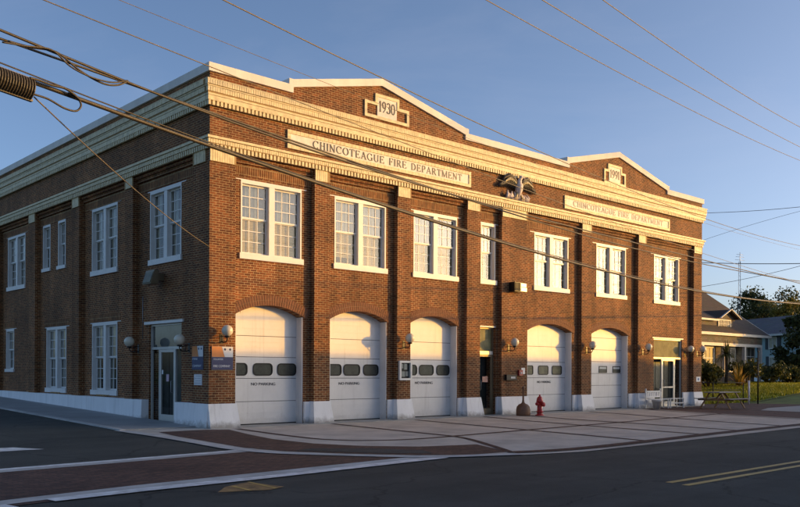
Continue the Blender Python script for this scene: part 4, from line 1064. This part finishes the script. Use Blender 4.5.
shop(26.4, 52, -33, -21.3, HS+.02, M_teal, 'teal painted shop building in the middle of the row across the road')
shop(52.4, 69, -33, -21.35, HS-.06, M_store, 'brown brick shop building at the far end of the row across the road')

# ------------------------------------------------------------------ trees and plants
def leaves(b, rnd, c, rad, n, size, squash=1.0):
    for i in range(n):
        while True:
            p = Vector((rnd.uniform(-1, 1), rnd.uniform(-1, 1), rnd.uniform(-1, 1)))
            if p.length < 1: break
        p = p*(.55+.45*rnd.random())
        q = Vector(c)+Vector((p.x*rad, p.y*rad, p.z*rad*squash)); s = size*rnd.uniform(.6, 1.4)
        d = Vector((rnd.gauss(0, 1), rnd.gauss(0, 1), rnd.gauss(0, 1))).normalized(); e = d.cross(Vector((rnd.gauss(0, 1), rnd.gauss(0, 1), rnd.gauss(0, 1)))).normalized()
        b.face([q-d*s, q+e*s*.55, q+d*s, q-e*s*.55])
def tree(loc, hgt, rx, rz, mat, lab, seed, nclump=26, nleaf=150, size=.22, trunk=.3, name='tree', low=.25, group='trees behind the houses', cat='tree'):
    rnd = random.Random(seed); e = empty(name, loc); tag(e, lab, cat, group)
    t = MB(); cz = hgt-rz
    t.tube([(0, 0, -.3), (.1, 0, hgt*.2), (-.1, .1, hgt*.45), (.05, 0, hgt*.8)], [trunk*1.3, trunk, trunk*.75, trunk*.25], 9)
    b = MB()
    for i in range(nclump):
        while True:
            p = Vector((rnd.uniform(-1, 1), rnd.uniform(-1, 1), rnd.uniform(-1, 1)))
            if .35 < p.length < 1: break
        c = Vector((p.x*rx, p.y*rx, cz+p.z*rz))
        if i % 3 == 0: t.tube([(0, 0, hgt*(low+.2*rnd.random())), (c.x*.5, c.y*.5, (c.z+hgt*low)/2+.3), tuple(c)], [trunk*.4, trunk*.25, .03], 6)
        leaves(b, rnd, c, rx*rnd.uniform(.22, .42), nleaf, size, .8)
    t.build('trunk', M_bark, e); b.build('crown', mat, e); return e
gz = .8
for i, (x, y, hh, rx, rz, m, lab) in enumerate([
    (99, 29.5, 11.7, 5.4, 4.2, M_leafd, 'broad dark tree rising over the left part of the slate roof'),
    (112, 33, 11.0, 6.6, 4.2, M_leafd, 'wide dark tree rising over the middle of the slate roof'),
    (126, 31, 12.0, 7.4, 4.8, M_leafd, 'large dark tree at the right edge of the picture behind the slate roof'),
    (84, 29.5, 8.8, 2.6, 3.0, M_leafm, 'mid green tree in the gap between the two houses'),
    (76, 31, 11.2, 3.6, 4.2, M_leafy, 'yellow green tree directly behind the brown bungalow roof'),
    (92, 22.6, 10.2, 2.2, 2.6, M_leafy, 'small sunlit yellow tree peeping over the slate roof ridge'),
    (90, 42, 10.0, 4.2, 4.0, M_leafm, 'tall green tree behind the corner of the fire station'),
    (140, 52, 12.6, 9.0, 5.6, M_leafd, 'distant dark tree closing the gap above the slate roof'),
    (118, 50, 10.6, 7.0, 5.0, M_leafd, 'distant dark tree behind the mid green tree')]):
    tree((x, y, gz), hh, rx, rz, m, lab, 20+i, nclump=46 if rx > 4 else 30, nleaf=420 if rx > 4 else 260, size=.17 if rx > 4 else .14)
tree((58.5, 6.9, .8), 5.6, 3.0, 2.6, M_leafd, 'dense dark evergreen tree in front of the teal house at the right edge', 51, nclump=44, nleaf=260, size=.16, trunk=.16, low=.1)
tree((61.5, 4.4, .8), 5.3, 2.7, 2.5, M_leafd, 'second dark evergreen cut by the right edge of the picture', 52, nclump=40, nleaf=240, size=.16, trunk=.16, low=.1)
# unseen trees added to the east to dapple the sun that reaches the houses
for i, (x, y, hh) in enumerate([(116, -27, 8.5), (128, -29, 9.5), (141, -31, 9), (155, -33, 10)]):
    tree((x, y, 0), hh, 4.2, 3.6, M_leafm, ['first', 'second', 'third', 'fourth'][i]+' of the unseen trees added beyond the shop row to dapple the sun, counted from the shops', 70+i, nclump=24, nleaf=120, size=.28, group='unseen trees added to dapple the sun')
def bush(loc, r, hz, mat, lab, seed, n=9, size=.11, nleaf=170):
    rnd = random.Random(seed); e = empty('bush', loc); tag(e, lab, 'bush', 'shrubs in front of the bungalow')
    b = MB(); t = MB()
    for i in range(n):
        c = (rnd.uniform(-r, r)*.7, rnd.uniform(-r, r)*.6, hz*(.35+.5*rnd.random())); leaves(b, rnd, c, r*.55, nleaf, size, .8)
        if i < 5: t.tube([(0, 0, -.1), (c[0]*.5, c[1]*.5, c[2]*.6), c], [.05, .035, .012], 5)
    t.build('stems', M_bark, e); b.build('foliage', mat, e)
def spiky(loc, hgt, n, mat, lab, seed, trunk=0., cat='plant', group='shrubs in front of the bungalow', wd=.07, droop=.5):
    rnd = random.Random(seed); e = empty('spiky_plant' if not trunk else 'palm', loc); tag(e, lab, cat, group)
    b = MB()
    for i in range(n):
        a = rnd.random()*6.283; el = R(rnd.uniform(8, 84)); L = hgt*rnd.uniform(.75, 1.15); d = Vector((math.cos(a), math.sin(a), 0)); sd_ = Vector((-d.y, d.x, 0))
        P = [];
        for k in range(6):
            t = k/5; P.append(Vector((0, 0, trunk))+d*(math.cos(el)*L*t)+Vector((0, 0, math.sin(el)*L*t-droop*L*t*t*math.cos(el))))
        for k in range(5):
            w0 = wd*(1-k/5)+.008; w1 = wd*(1-(k+1)/5)+.008
            b.face([P[k]-sd_*w0, P[k+1]-sd_*w1, P[k+1]+sd_*w1, P[k]+sd_*w0])
    b.build('leaves', mat, e)
    if trunk: MB().tube([(0, 0, -.1), (.05, 0, trunk*.5), (0, 0, trunk+.05)], [.14, .11, .1], 8).build('trunk', M_bark, e)
for i, (x, y, r_, hz, lab) in enumerate([(41.0, 8.0, 1.2, 2.2, 'dark bush nearest the fire station corner below the bungalow windows'), (42.6, 7.6, 1.2, 1.9, 'dark rounded bush left of the orange spiky plant'),
        (46.3, 6.6, 1.2, 1.7, 'dark bush right of the orange spiky plant'), (49.0, 6.3, 1.3, 1.5, 'low dark bush near the right corner of the bungalow porch'), (51.5, 5.9, 1.2, 1.3, 'low bush between the bungalow and the dark evergreen'),
        (54.5, 6.2, 1.1, 1.2, 'small bush at the foot of the dark evergreen'), (43.5, 9.0, 1.0, 2.3, 'tall dark bush under the bungalow front windows')]):
    bush((x, y, h(x, y)), r_, hz, M_leafd, lab, 90+i)
spiky((43.8, 6.0, h(43.8, 6.0)), 1.75, 64, M_leafo, 'orange and yellow spiky plant glowing in front of the bungalow', 5, wd=.085, droop=.75)
spiky((45.2, 7.6, h(45.2, 7.6)), 1.1, 60, M_leafd, 'dark palm with drooping fronds in front of the bungalow windows', 6, trunk=2.2, cat='palm', wd=.09, droop=.9)
spiky((43.0, 8.4, h(43, 8.4)), 1.0, 60, M_leafd, 'smaller dark palm left of the drooping palm by the bungalow', 8, trunk=1.9, cat='palm', wd=.08, droop=.9)
spiky((55.8, 4.3, h(55.8, 4.3)), .9, 60, M_leafy, 'yellow lit spiky plant at the foot of the evergreen by the right edge', 9, wd=.05)

# ------------------------------------------------------------------ bungalow
e = empty('bungalow', (0, 0, 0)); tag(e, 'brown shingled bungalow with a gabled dormer and white trimmed porch right of the station', 'house')
Y = 10.0
b = MB(); b.box(37, 54.6, Y, 22, .6, 4.5); b.build('wall', M_shk, e)
b = MB()   # hipped roof
ex0, ex1, ey0, ey1, ez, rz_, ry = 36.4, 56.0, 9.3, 22.6, 4.6, 9.0, 15.7
b.face([(ex0, ey0, ez), (ex1, ey0, ez), (ex1, ry, rz_), (ex0, ry, rz_)]); b.face([(ex0, ey1, ez), (ex1, ey1, ez), (ex1, ry, rz_), (ex0, ry, rz_)])
b.face([(ex0, ey0, ez-.18), (ex1, ey0, ez-.18), (ex1, ry, rz_-.18), (ex0, ry, rz_-.18)]); b.face([(ex0, ey1, ez-.18), (ex1, ey1, ez-.18), (ex1, ry, rz_-.18), (ex0, ry, rz_-.18)])
rf = b.build('roof', M_shing, e)
b = MB(); b.box(ex0, ex1+.02, ey0-.04, ey0, ez-.17, ez+.03); b.beam((ex1+.02, ey0-.05, ez-.07), (ex1+.02, ry, rz_-.07), .05, .2, (1, 0, 0)); b.beam((ex1+.021, ey1, ez-.07), (ex1+.021, ry, rz_-.07), .05, .2, (1, 0, 0)); b.build('fascia', M_htrim, rf)
b = MB(); b.face([(54.6, Y, 4.5), (54.6, 22, 4.5), (54.6, ry, 8.8)]); b.face([(37, Y, 4.5), (37, 22, 4.5), (37, ry, 8.8)]); b.build('gable_wall', M_shk, e)
dm = MB(); dx0, dx1, dy = 38, 51.5, 10.2
dm.box(dx0, dx1-.1, dy+.02, 12.2, 4.9, 5.68); d = dm.build('dormer', M_shk, e)
b = MB(); b.face([(dx0-.2, dy-.25, 5.68), (48.9, dy-.25, 5.68), (48.9, 12.9, 7.05), (dx0-.2, 12.9, 7.05)])
gx0, gx1, gp, gz0, gz1 = 48.75, 51.95, 50.35, 5.78, 6.48
b.face([(gx0, dy-.35, gz0), (gp, dy-.35, gz1), (gp, 13.5, gz1), (gx0, 13.5, gz0)]); b.face([(gx1, dy-.35, gz0), (gp, dy-.35, gz1), (gp, 13.5, gz1), (gx1, 13.5, gz0)])
b.build('dormer_roof', M_shing, d)
b = MB(); b.face([(gx0+.25, dy, 5.66), (gx1-.25, dy, 5.66), (gx1-.25, dy, 5.85), (gp, dy, 6.42), (gx0+.25, dy, 5.85)]); b.build('gable', M_shk, d)
b = MB(); b.beam((gx0-.02, dy-.37, gz0), (gp+.02, dy-.37, gz1+.02), .05, .14, (0, 1, 0)); b.beam((gx1+.02, dy-.38, gz0), (gp-.02, dy-.38, gz1+.02), .05, .14, (0, 1, 0)); b.box(dx0-.2, gx0-.05, dy-.3, dy-.25, 5.55, 5.69); b.build('barge_board', M_htrim, d)
b = MB()
for s in ((49.0, 49.1, 5.05, 5.72), (50.9, 51.0, 5.05, 5.72), (49.1, 50.9, 5.64, 5.72), (49.1, 50.9, 5.05, 5.13)): b.box(s[0], s[1], dy-.06, dy+.01, s[2], s[3])
for k in range(1, 6): b.box(49.1+k*.3-.015, 49.1+k*.3+.015, dy-.04, dy+.01, 5.13, 5.64)
b.box(49.1, 50.9, dy-.045, dy+.01, 5.37, 5.4); wn = b.build('dormer_window', M_htrim, d)
MB().box(49.1, 50.9, dy-.01, dy+.015, 5.13, 5.64).build('pane', M_curt, wn)
# porch
b = MB(); b.box(37, 54.8, 9.45, 9.62, 3.66, 3.88); b.build('porch_beam', M_htrim, e)
b = MB(); b.box(37, 54.8, 9.46, 9.58, 3.88, 4.5); b.build('porch_frieze', M_shk, e)
for x in (39.6, 42.6, 45.4, 48.7, 51.9, 54.6): MB().box(x-.13, x+.13, 9.42, 9.64, .7, 3.66).build('porch_post', M_htrim, e)
b = MB(); b.box(45.4, 54.8, 9.44, 9.60, 1.72, 1.82); b.build('porch_rail', M_htrim, e)
for (xa, xb, za, zb) in ((40, 41.4, 1.6, 3.6), (43.2, 44.6, 1.6, 3.6), (46.2, 48.0, 1.9, 3.6), (49.2, 49.9, 1.9, 3.6), (50.5, 51.3, 1.9, 3.6), (52.6, 54.6, 2.2, 3.7)):
    b = MB(); t = .1
    for s in ((xa, xa+t, za, zb), (xb-t, xb, za, zb), (xa+t, xb-t, zb-t, zb), (xa+t, xb-t, za, za+t)): b.box(s[0], s[1], Y-.07, Y+.02, s[2], s[3])
    b.box(xa+t, xb-t, Y-.05, Y+.02, (za+zb)/2-.03, (za+zb)/2+.03)
    for k in (1, 2): q = xa+t+(xb-xa-2*t)*k/3; b.box(q-.02, q+.02, Y-.045, Y+.02, za+t, zb-t)
    wn = b.build('window', M_htrim, e); MB().box(xa+t, xb-t, Y-.02, Y+.01, za+t, zb-t).build('pane', M_pbd, wn)
# ------------------------------------------------------------------ teal house
e = empty('teal_house', (72.3, 18.0, 0)); e.rotation_euler = (0, 0, R(-120)); tag(e, 'teal clapboard house with a long dark slate roof behind the bungalow', 'house')
b = MB(); b.box(-12, 16, 0, 12, 1.3, 5.45); w_ = b.build('wall', M_teal, e)
b = MB(); b.box(-12.05, 16.05, -.05, 12.05, .3, 1.3); b.build('foundation', M_plinth, e)
b = MB()
for k in range(1, 28): z = 1.3+k*.15; b.box(-12, 16, -.016, 0, z, z+.02)
b.build('clapboard_laps', M_teal, w_)
b = MB(); A_, B_, r_ = -12.8, 16.8, 7.75
b.face([(A_, -.7, 5.4), (B_, -.7, 5.4), (B_, 6, r_), (A_, 6, r_)]); b.face([(A_, 12.7, 5.4), (B_, 12.7, 5.4), (B_, 6, r_), (A_, 6, r_)]); b.face([(A_+.8, 0, 5.4), (A_+.8, 12, 5.4), (A_+.8, 6, r_-.05)]); b.face([(B_-.8, 0, 5.4), (B_-.8, 12, 5.4), (B_-.8, 6, r_-.05)])
rf = b.build('roof', M_shingb, e)
b = MB(); b.box(A_, B_, -.76, -.7, 5.26, 5.44); b.build('fascia', M_htrim, rf)
for (xa, xb, za, zb) in ((1.9, 3.2, 4.0, 5.2), (6.5, 7.8, 4.0, 5.2), (-3.5, -2.2, 4.0, 5.2), (2.0, 3.2, 2.0, 3.3), (6.5, 7.8, 2.0, 3.3)):
    b = MB(); t = .12
    for s in ((xa, xa+t, za, zb), (xb-t, xb, za, zb), (xa+t, xb-t, zb-t, zb), (xa+t, xb-t, za, za+t)): b.box(s[0], s[1], -.10, -.02, s[2], s[3])
    b.box((xa+xb)/2-.04, (xa+xb)/2+.04, -.08, -.02, za+t, zb-t)
    wn = b.build('window', M_htrim, e); MB().box(xa+t, xb-t, -.05, -.02, za+t, zb-t).build('pane', M_curt, wn)
    for q in (xa-.5, xb+.06):
        b = MB(); b.box(q, q+.44, -.09, -.02, za, zb)
        for k in range(8): b.box(q+.05, q+.39, -.105, -.09, za+.1+k*(zb-za-.2)/8, za+.14+k*(zb-za-.2)/8)
        b.build('shutter', M_shut, e)
for (q, za, zb) in ((.05, 3.9, 5.1), (.05, 2.1, 3.2)): MB().box(q, q+.5, -.09, -.02, za, zb).build('shutter', M_shut, e)
# antenna mast
e = empty('antenna_mast', (94.2, 30.5, .8)); tag(e, 'thin lattice antenna mast rising above the trees right of the station', 'mast')
b = MB()
for k in range(3): a = k*2.094; b.tube([(.16*math.cos(a), .16*math.sin(a), 0), (.14*math.cos(a), .14*math.sin(a), 15.2)], .025, 5)
for k in range(38):
    z = k*.4; a0, a1 = (k % 3)*2.094, ((k+1) % 3)*2.094; b.tube([(.16*math.cos(a0), .16*math.sin(a0), z), (.16*math.cos(a1), .16*math.sin(a1), z+.4)], .014, 4)
b.build('mast', M_steel, e)
b = MB(); b.tube([(0, 0, 15), (0, 0, 16.4)], .03, 5)
for z, l in ((15.4, .9), (15.8, .7), (16.1, .5)): b.tube([(-l, .2, z), (l, -.2, z)], .02, 5)
b.build('aerial', M_steel, e)

# ------------------------------------------------------------------ overhead lines
P0, P1 = Vector((-8.918, -10.754)), Vector((28.26, -4.5)); DR = (P1-P0).normalized()
PL, PR = P0-DR*9.0, P1+DR*15
def pole(xy, lab):
    e = empty('utility_pole', (xy.x, xy.y, 0)); tag(e, lab, 'utility pole', 'utility poles carrying the overhead lines')
    MB().tube([(0, 0, -.3), (0, 0, 6), (0, 0, 14.0)], [.17, .15, .11], 12).build('pole', M_bark, e)
    b = MB(); n = Vector((-DR.y, DR.x)); b.beam((-n.x*1.2, -n.y*1.2, 13.3), (n.x*1.2, n.y*1.2, 13.3), .1, .12); b.build('crossarm', M_wood, e)
    b = MB()
    for s in (-1.05, -.4, 1.05): b.lathe([(0, 0), (.04, 0), (.05, .06), (.03, .1), (.05, .13), (0, .15)], (n.x*s, n.y*s, 13.36), 10)
    b.build('insulators', M_steel, e)
pole(PL, 'wooden utility pole at the street corner left of the station'); pole(PR, 'wooden utility pole beyond the right end of the station')
def onplane(pts, off=0.0):
    # each (distance along the span, height)
    n = Vector((-DR.y, DR.x)); out = []
    for s, z in pts: q = P0+DR*s+n*off; out.append(Vector((q.x, q.y, z)))
    return out
def wire(name, pts, rad, mat, lab, cat='cable', off=0.0, ends=True, n=8):
    p = list(pts)
    m = []
    for i in range(len(p)):
        a = p[max(i-1, 0)]; c = p[min(i+1, len(p)-1)]; m.append((c[1]-a[1])/(c[0]-a[0]))
    Q = []
    for i in range(len(p)-1):
        d_ = p[i+1][0]-p[i][0]
        for k in range(n):
            t = k/n; Q.append((p[i][0]+d_*t, (2*t**3-3*t*t+1)*p[i][1]+(t**3-2*t*t+t)*d_*m[i]+(-2*t**3+3*t*t)*p[i+1][1]+(t**3-t*t)*d_*m[i+1]))
    Q.append(p[-1]); P = onplane(Q, off)
    b = MB(); b.tube(P, rad, 7); o = b.build(name, mat); tag(o, lab, cat, 'overhead lines along the main road'); return o
wire('overhead_cable', [(-9.0, 5.77), (-0.3, 5.151), (2.23, 4.959), (4.77, 4.792), (7.3, 4.651), (9.83, 4.536), (12.37, 4.449), (14.9, 4.389), (17.43, 4.356), (19.97, 4.348), (22.5, 4.365), (25.03, 4.405), (27.57, 4.465), (30.1, 4.544), (32.63, 4.637), (35.17, 4.742), (37.7, 4.854), (52.7, 5.53)], 0.0272, M_cable, 'thick black bundled cable sagging across the whole front of the station', 'cable', off=0)
wire('overhead_cable', [(-9.0, 6.41), (-0.3, 5.626), (2.23, 5.415), (4.76, 5.291), (7.3, 5.234), (9.83, 5.224), (12.36, 5.247), (14.89, 5.289), (17.42, 5.341), (19.96, 5.396), (22.49, 5.45), (25.02, 5.503), (27.55, 5.555), (30.08, 5.614), (32.62, 5.685), (35.15, 5.781), (37.68, 5.915), (52.7, 6.83)], 0.0170, M_cable, 'upper black cable passing over the first name panel', 'cable', off=0.0)
wire('overhead_cable', [(-9.0, 5.83), (-0.18, 5.553), (2.38, 5.463), (4.94, 5.377), (7.5, 5.304), (10.05, 5.25), (12.61, 5.217), (15.17, 5.209), (17.73, 5.227), (20.29, 5.27), (22.85, 5.334), (25.41, 5.417), (27.97, 5.513), (30.52, 5.614), (33.08, 5.711), (35.64, 5.795), (38.2, 5.852), (52.7, 6.09)], 0.0153, M_cable, 'brown cable just below the upper cable at the left edge', 'cable', off=0.12)
wire('support_strand', [(-9.0, 6.07), (-0.26, 5.274), (2.29, 5.04), (4.85, 4.852), (7.4, 4.706), (9.95, 4.596), (12.51, 4.516), (15.06, 4.463), (17.61, 4.434), (20.17, 4.426), (22.72, 4.438), (25.27, 4.47), (27.83, 4.52), (30.38, 4.592), (32.93, 4.685), (35.49, 4.803), (38.04, 4.95), (52.7, 5.87)], 0.0093, M_cable, 'thin strand lashed above the thick bundled cable at the left', 'wire', off=0.08)
wire('service_wire', [(-9.0, 7.76), (3.33, 7.28), (5.7, 7.184), (8.08, 7.107), (10.45, 7.047), (12.83, 7.005), (15.2, 6.981), (17.58, 6.976), (19.95, 6.988), (22.33, 7.018), (24.7, 7.066), (27.08, 7.132), (29.45, 7.216), (31.83, 7.318), (34.2, 7.438), (36.58, 7.576), (38.95, 7.732), (52.7, 8.68)], 0.0102, M_wire, 'wire falling from the top of the picture past the peak of the first gable', 'wire', off=0.3)
wire('power_line', [(-9.0, 9.48), (11.7, 10.309), (13.68, 10.4), (15.67, 10.497), (17.65, 10.602), (19.64, 10.714), (21.62, 10.832), (23.61, 10.957), (25.59, 11.089), (27.58, 11.228), (29.56, 11.374), (31.55, 11.527), (33.53, 11.687), (35.52, 11.853), (37.5, 12.026), (39.49, 12.207), (41.47, 12.394), (52.7, 13.47)], 0.0119, M_wire, 'lowest of the three parallel power lines in the sky above the second gable', 'power line', off=0.9)
wire('power_line', [(-9.0, 9.29), (12.38, 10.251), (14.0, 10.333), (15.62, 10.42), (17.25, 10.511), (18.87, 10.605), (20.49, 10.704), (22.11, 10.806), (23.73, 10.913), (25.36, 11.023), (26.98, 11.137), (28.6, 11.255), (30.22, 11.377), (31.84, 11.503), (33.47, 11.633), (35.09, 11.767), (36.71, 11.904), (52.7, 13.28)], 0.0119, M_wire, 'middle of the three parallel power lines in the sky above the second gable', 'power line', off=-0.2)
wire('power_line', [(-9.0, 9.89), (14.1, 10.671), (15.41, 10.722), (16.71, 10.778), (18.02, 10.84), (19.32, 10.907), (20.63, 10.979), (21.93, 11.057), (23.24, 11.14), (24.54, 11.228), (25.85, 11.322), (27.15, 11.42), (28.46, 11.524), (29.76, 11.634), (31.07, 11.748), (32.37, 11.868), (33.68, 11.994), (52.7, 13.85)], 0.0119, M_wire, 'highest of the three parallel power lines at the top right of the sky', 'power line', off=-0.9)
wire('service_wire', [(-9.0, 6.65), (0.89, 6.338), (3.47, 6.252), (6.06, 6.175), (8.64, 6.107), (11.22, 6.049), (13.8, 6.0), (16.39, 5.961), (18.97, 5.932), (21.55, 5.912), (24.13, 5.901), (26.72, 5.9), (29.3, 5.908), (31.88, 5.926), (34.46, 5.954), (37.05, 5.99), (39.63, 6.037), (52.7, 6.29)], 0.0076, M_wire, 'thin wire crossing the parapet corner and the upper cornice', 'wire', off=0.45)
wire('service_wire', [(-9.0, 6.69), (1.66, 6.597), (4.12, 6.578), (6.57, 6.571), (9.03, 6.574), (11.49, 6.589), (13.95, 6.615), (16.4, 6.652), (18.86, 6.7), (21.32, 6.759), (23.78, 6.829), (26.23, 6.911), (28.69, 7.003), (31.15, 7.107), (33.61, 7.221), (36.06, 7.347), (38.52, 7.484), (52.7, 8.3)], 0.0043, M_wire, 'faint thin wire in the sky above the left corner of the parapet', 'wire', off=0.2)
CLA, CLB = (-9.076, -10.781, 5.039), (-8.533, -10.689, 4.994)
LOOP1 = [(-8.841, -10.792, 5.479), (-8.574, -10.747, 5.49), (-8.249, -10.692, 5.53), (-7.993, -10.649, 5.418), (-7.795, -10.616, 5.35), (-7.578, -10.579, 5.318), (-7.391, -10.548, 5.357), (-7.243, -10.523, 5.45)]
LOOP1B = [(-8.923, -10.846, 5.43), (-8.637, -10.798, 5.472), (-8.321, -10.745, 5.522), (-8.085, -10.705, 5.396), (-7.868, -10.669, 5.345), (-7.67, -10.635, 5.335), (-7.473, -10.602, 5.358), (-7.276, -10.569, 5.436)]
LOOP2 = [(-8.535, -10.74, 4.938), (-8.348, -10.709, 4.927), (-8.141, -10.674, 4.869), (-7.983, -10.647, 4.871), (-7.914, -10.636, 4.951), (-7.953, -10.642, 5.028), (-8.091, -10.666, 5.068)]
LOOP3 = [(-8.589, -10.78, 5.109), (-8.491, -10.763, 5.113), (-8.313, -10.733, 5.1), (-8.155, -10.707, 5.106), (-8.047, -10.689, 5.072), (-7.938, -10.67, 5.012)]
DROP0, DROP1 = (-8.504, -10.684, 4.922), (0.0, 0.02, 5.12)
DROPM = [-4.252, -5.327, 5.021]
e = empty('splice_closure', CLA); tag(e, 'ribbed black splice closure with pale edges hanging on the thick cable at the left edge', 'splice closure', )
a_, c_ = Vector((0, 0, 0)), Vector(CLB)-Vector(CLA); dd_ = c_.normalized(); L_ = c_.length
b = MB(); P = []; Q = []
for k in range(62):
    t = k/61; P.append(a_+c_*(.04+.92*t)); Q.append((.135, .135, .10, .10)[k % 4])
b.tube([a_]+P+[c_], [.05]+Q+[.05], 18); b.sm = [False]*len(b.sm); b.build('ribbed_body', M_rib, e)
for s in (-1, 1):
    b = MB(); b.beam(a_+Vector((0, 0, s*.125)), c_+Vector((0, 0, s*.125)), .05, .028); b.build('clamp_rail', M_wire, e)
for nm, pts, rd, lab in (('cable_loop', LOOP1, .013, 'slack loop of cable hanging under the upper cable at the left'), ('cable_loop', LOOP1B, .011, 'second slack loop lying just above the first on the upper cable'),
                     ('cable_loop', LOOP2, .013, 'drooping loop of cable below the thick cable beside the ribbed splice closure'), ('cable_loop', LOOP3, .016, 'short arched cable leaving the top of the ribbed splice closure')):
    b = MB(); b.tube(smooth([Vector(p) for p in pts], 6), rd, 7); tag(b.build(nm, M_cable), lab, 'cable loop', 'slack loops on the overhead cables')
b = MB(); q0, q1 = Vector(DROP0), Vector(DROP1); P = [q0.lerp(q1, k/16)-Vector((0, 0, .5*4*(k/16)*(1-k/16)*.25)) for k in range(17)]
b.tube(P, .009, 6); tag(b.build('drop_wire', M_wire), 'thin pale drop wire running from the splice closure down to the brick corner', 'wire')

# lines crossing behind the station's right end, running with the side streets
for (x_, pts_, r_, lab_) in ((34, [(16, 12.4), (3.34, 10.87), (.62, 10.61), (-2.09, 10.46), (-19, 10.9)], .014, 'dark line leaving the upper cornice level at the right edge, nearly level'),
                         (36, [(18, 9.9), (4.65, 8.31), (-1.28, 7.71), (-19, 7.6)], .022, 'level cable seen in the sky right of the station below the cornice'),
                         (33, [(18, 6.2), (3.03, 6.51), (.41, 6.76), (-2.52, 7.2), (-19, 10)], .012, 'thin line rising to the right over the bungalow roof'),
                         (38, [(18, 8.6), (5.47, 9.98), (3.14, 10.43), (-.43, 10.98), (-19, 13)], .009, 'faint line rising to the right edge of the picture beside the station')):
    b = MB(); q_ = pts_[1:-1] if len(pts_) > 4 else [pts_[1], ((pts_[1][0]+pts_[2][0])/2, (pts_[1][1]+pts_[2][1])/2-.04), pts_[2]]
    (ya_, za_), (yb_, zb_), (yc_, zc_) = q_
    f_ = lambda y: za_*(y-yb_)*(y-yc_)/((ya_-yb_)*(ya_-yc_))+zb_*(y-ya_)*(y-yc_)/((yb_-ya_)*(yb_-yc_))+zc_*(y-ya_)*(y-yb_)/((yc_-ya_)*(yc_-yb_))
    b.tube([Vector((x_, 10-1.0*k_, f_(10-1.0*k_))) for k_ in range(23)], r_, 6); tag(b.build('crossing_line', M_cable), lab_, 'wire', 'lines crossing the sky right of the station')
# rust runs under two ground floor windows of the side wall
M_rust = simple('rust_stain', (.42, .26, .10), .8, var=.4, scale=10)
for (ya, yb) in ((6.9, 8.0), (11.3, 12.3)):
    b = MB(); rq = random.Random(int(ya*10)); n_ = 14
    for k_ in range(n_):
        y_ = ya+(yb-ya)*k_/n_; l_ = rq.uniform(.015, .075); b.face([(.140, y_, .80), (.140, y_+.06, .80), (.140, y_+.045, .80-l_), (.140, y_+.015, .80-l_)])
    b.build('rust_runs', M_rust, ST)
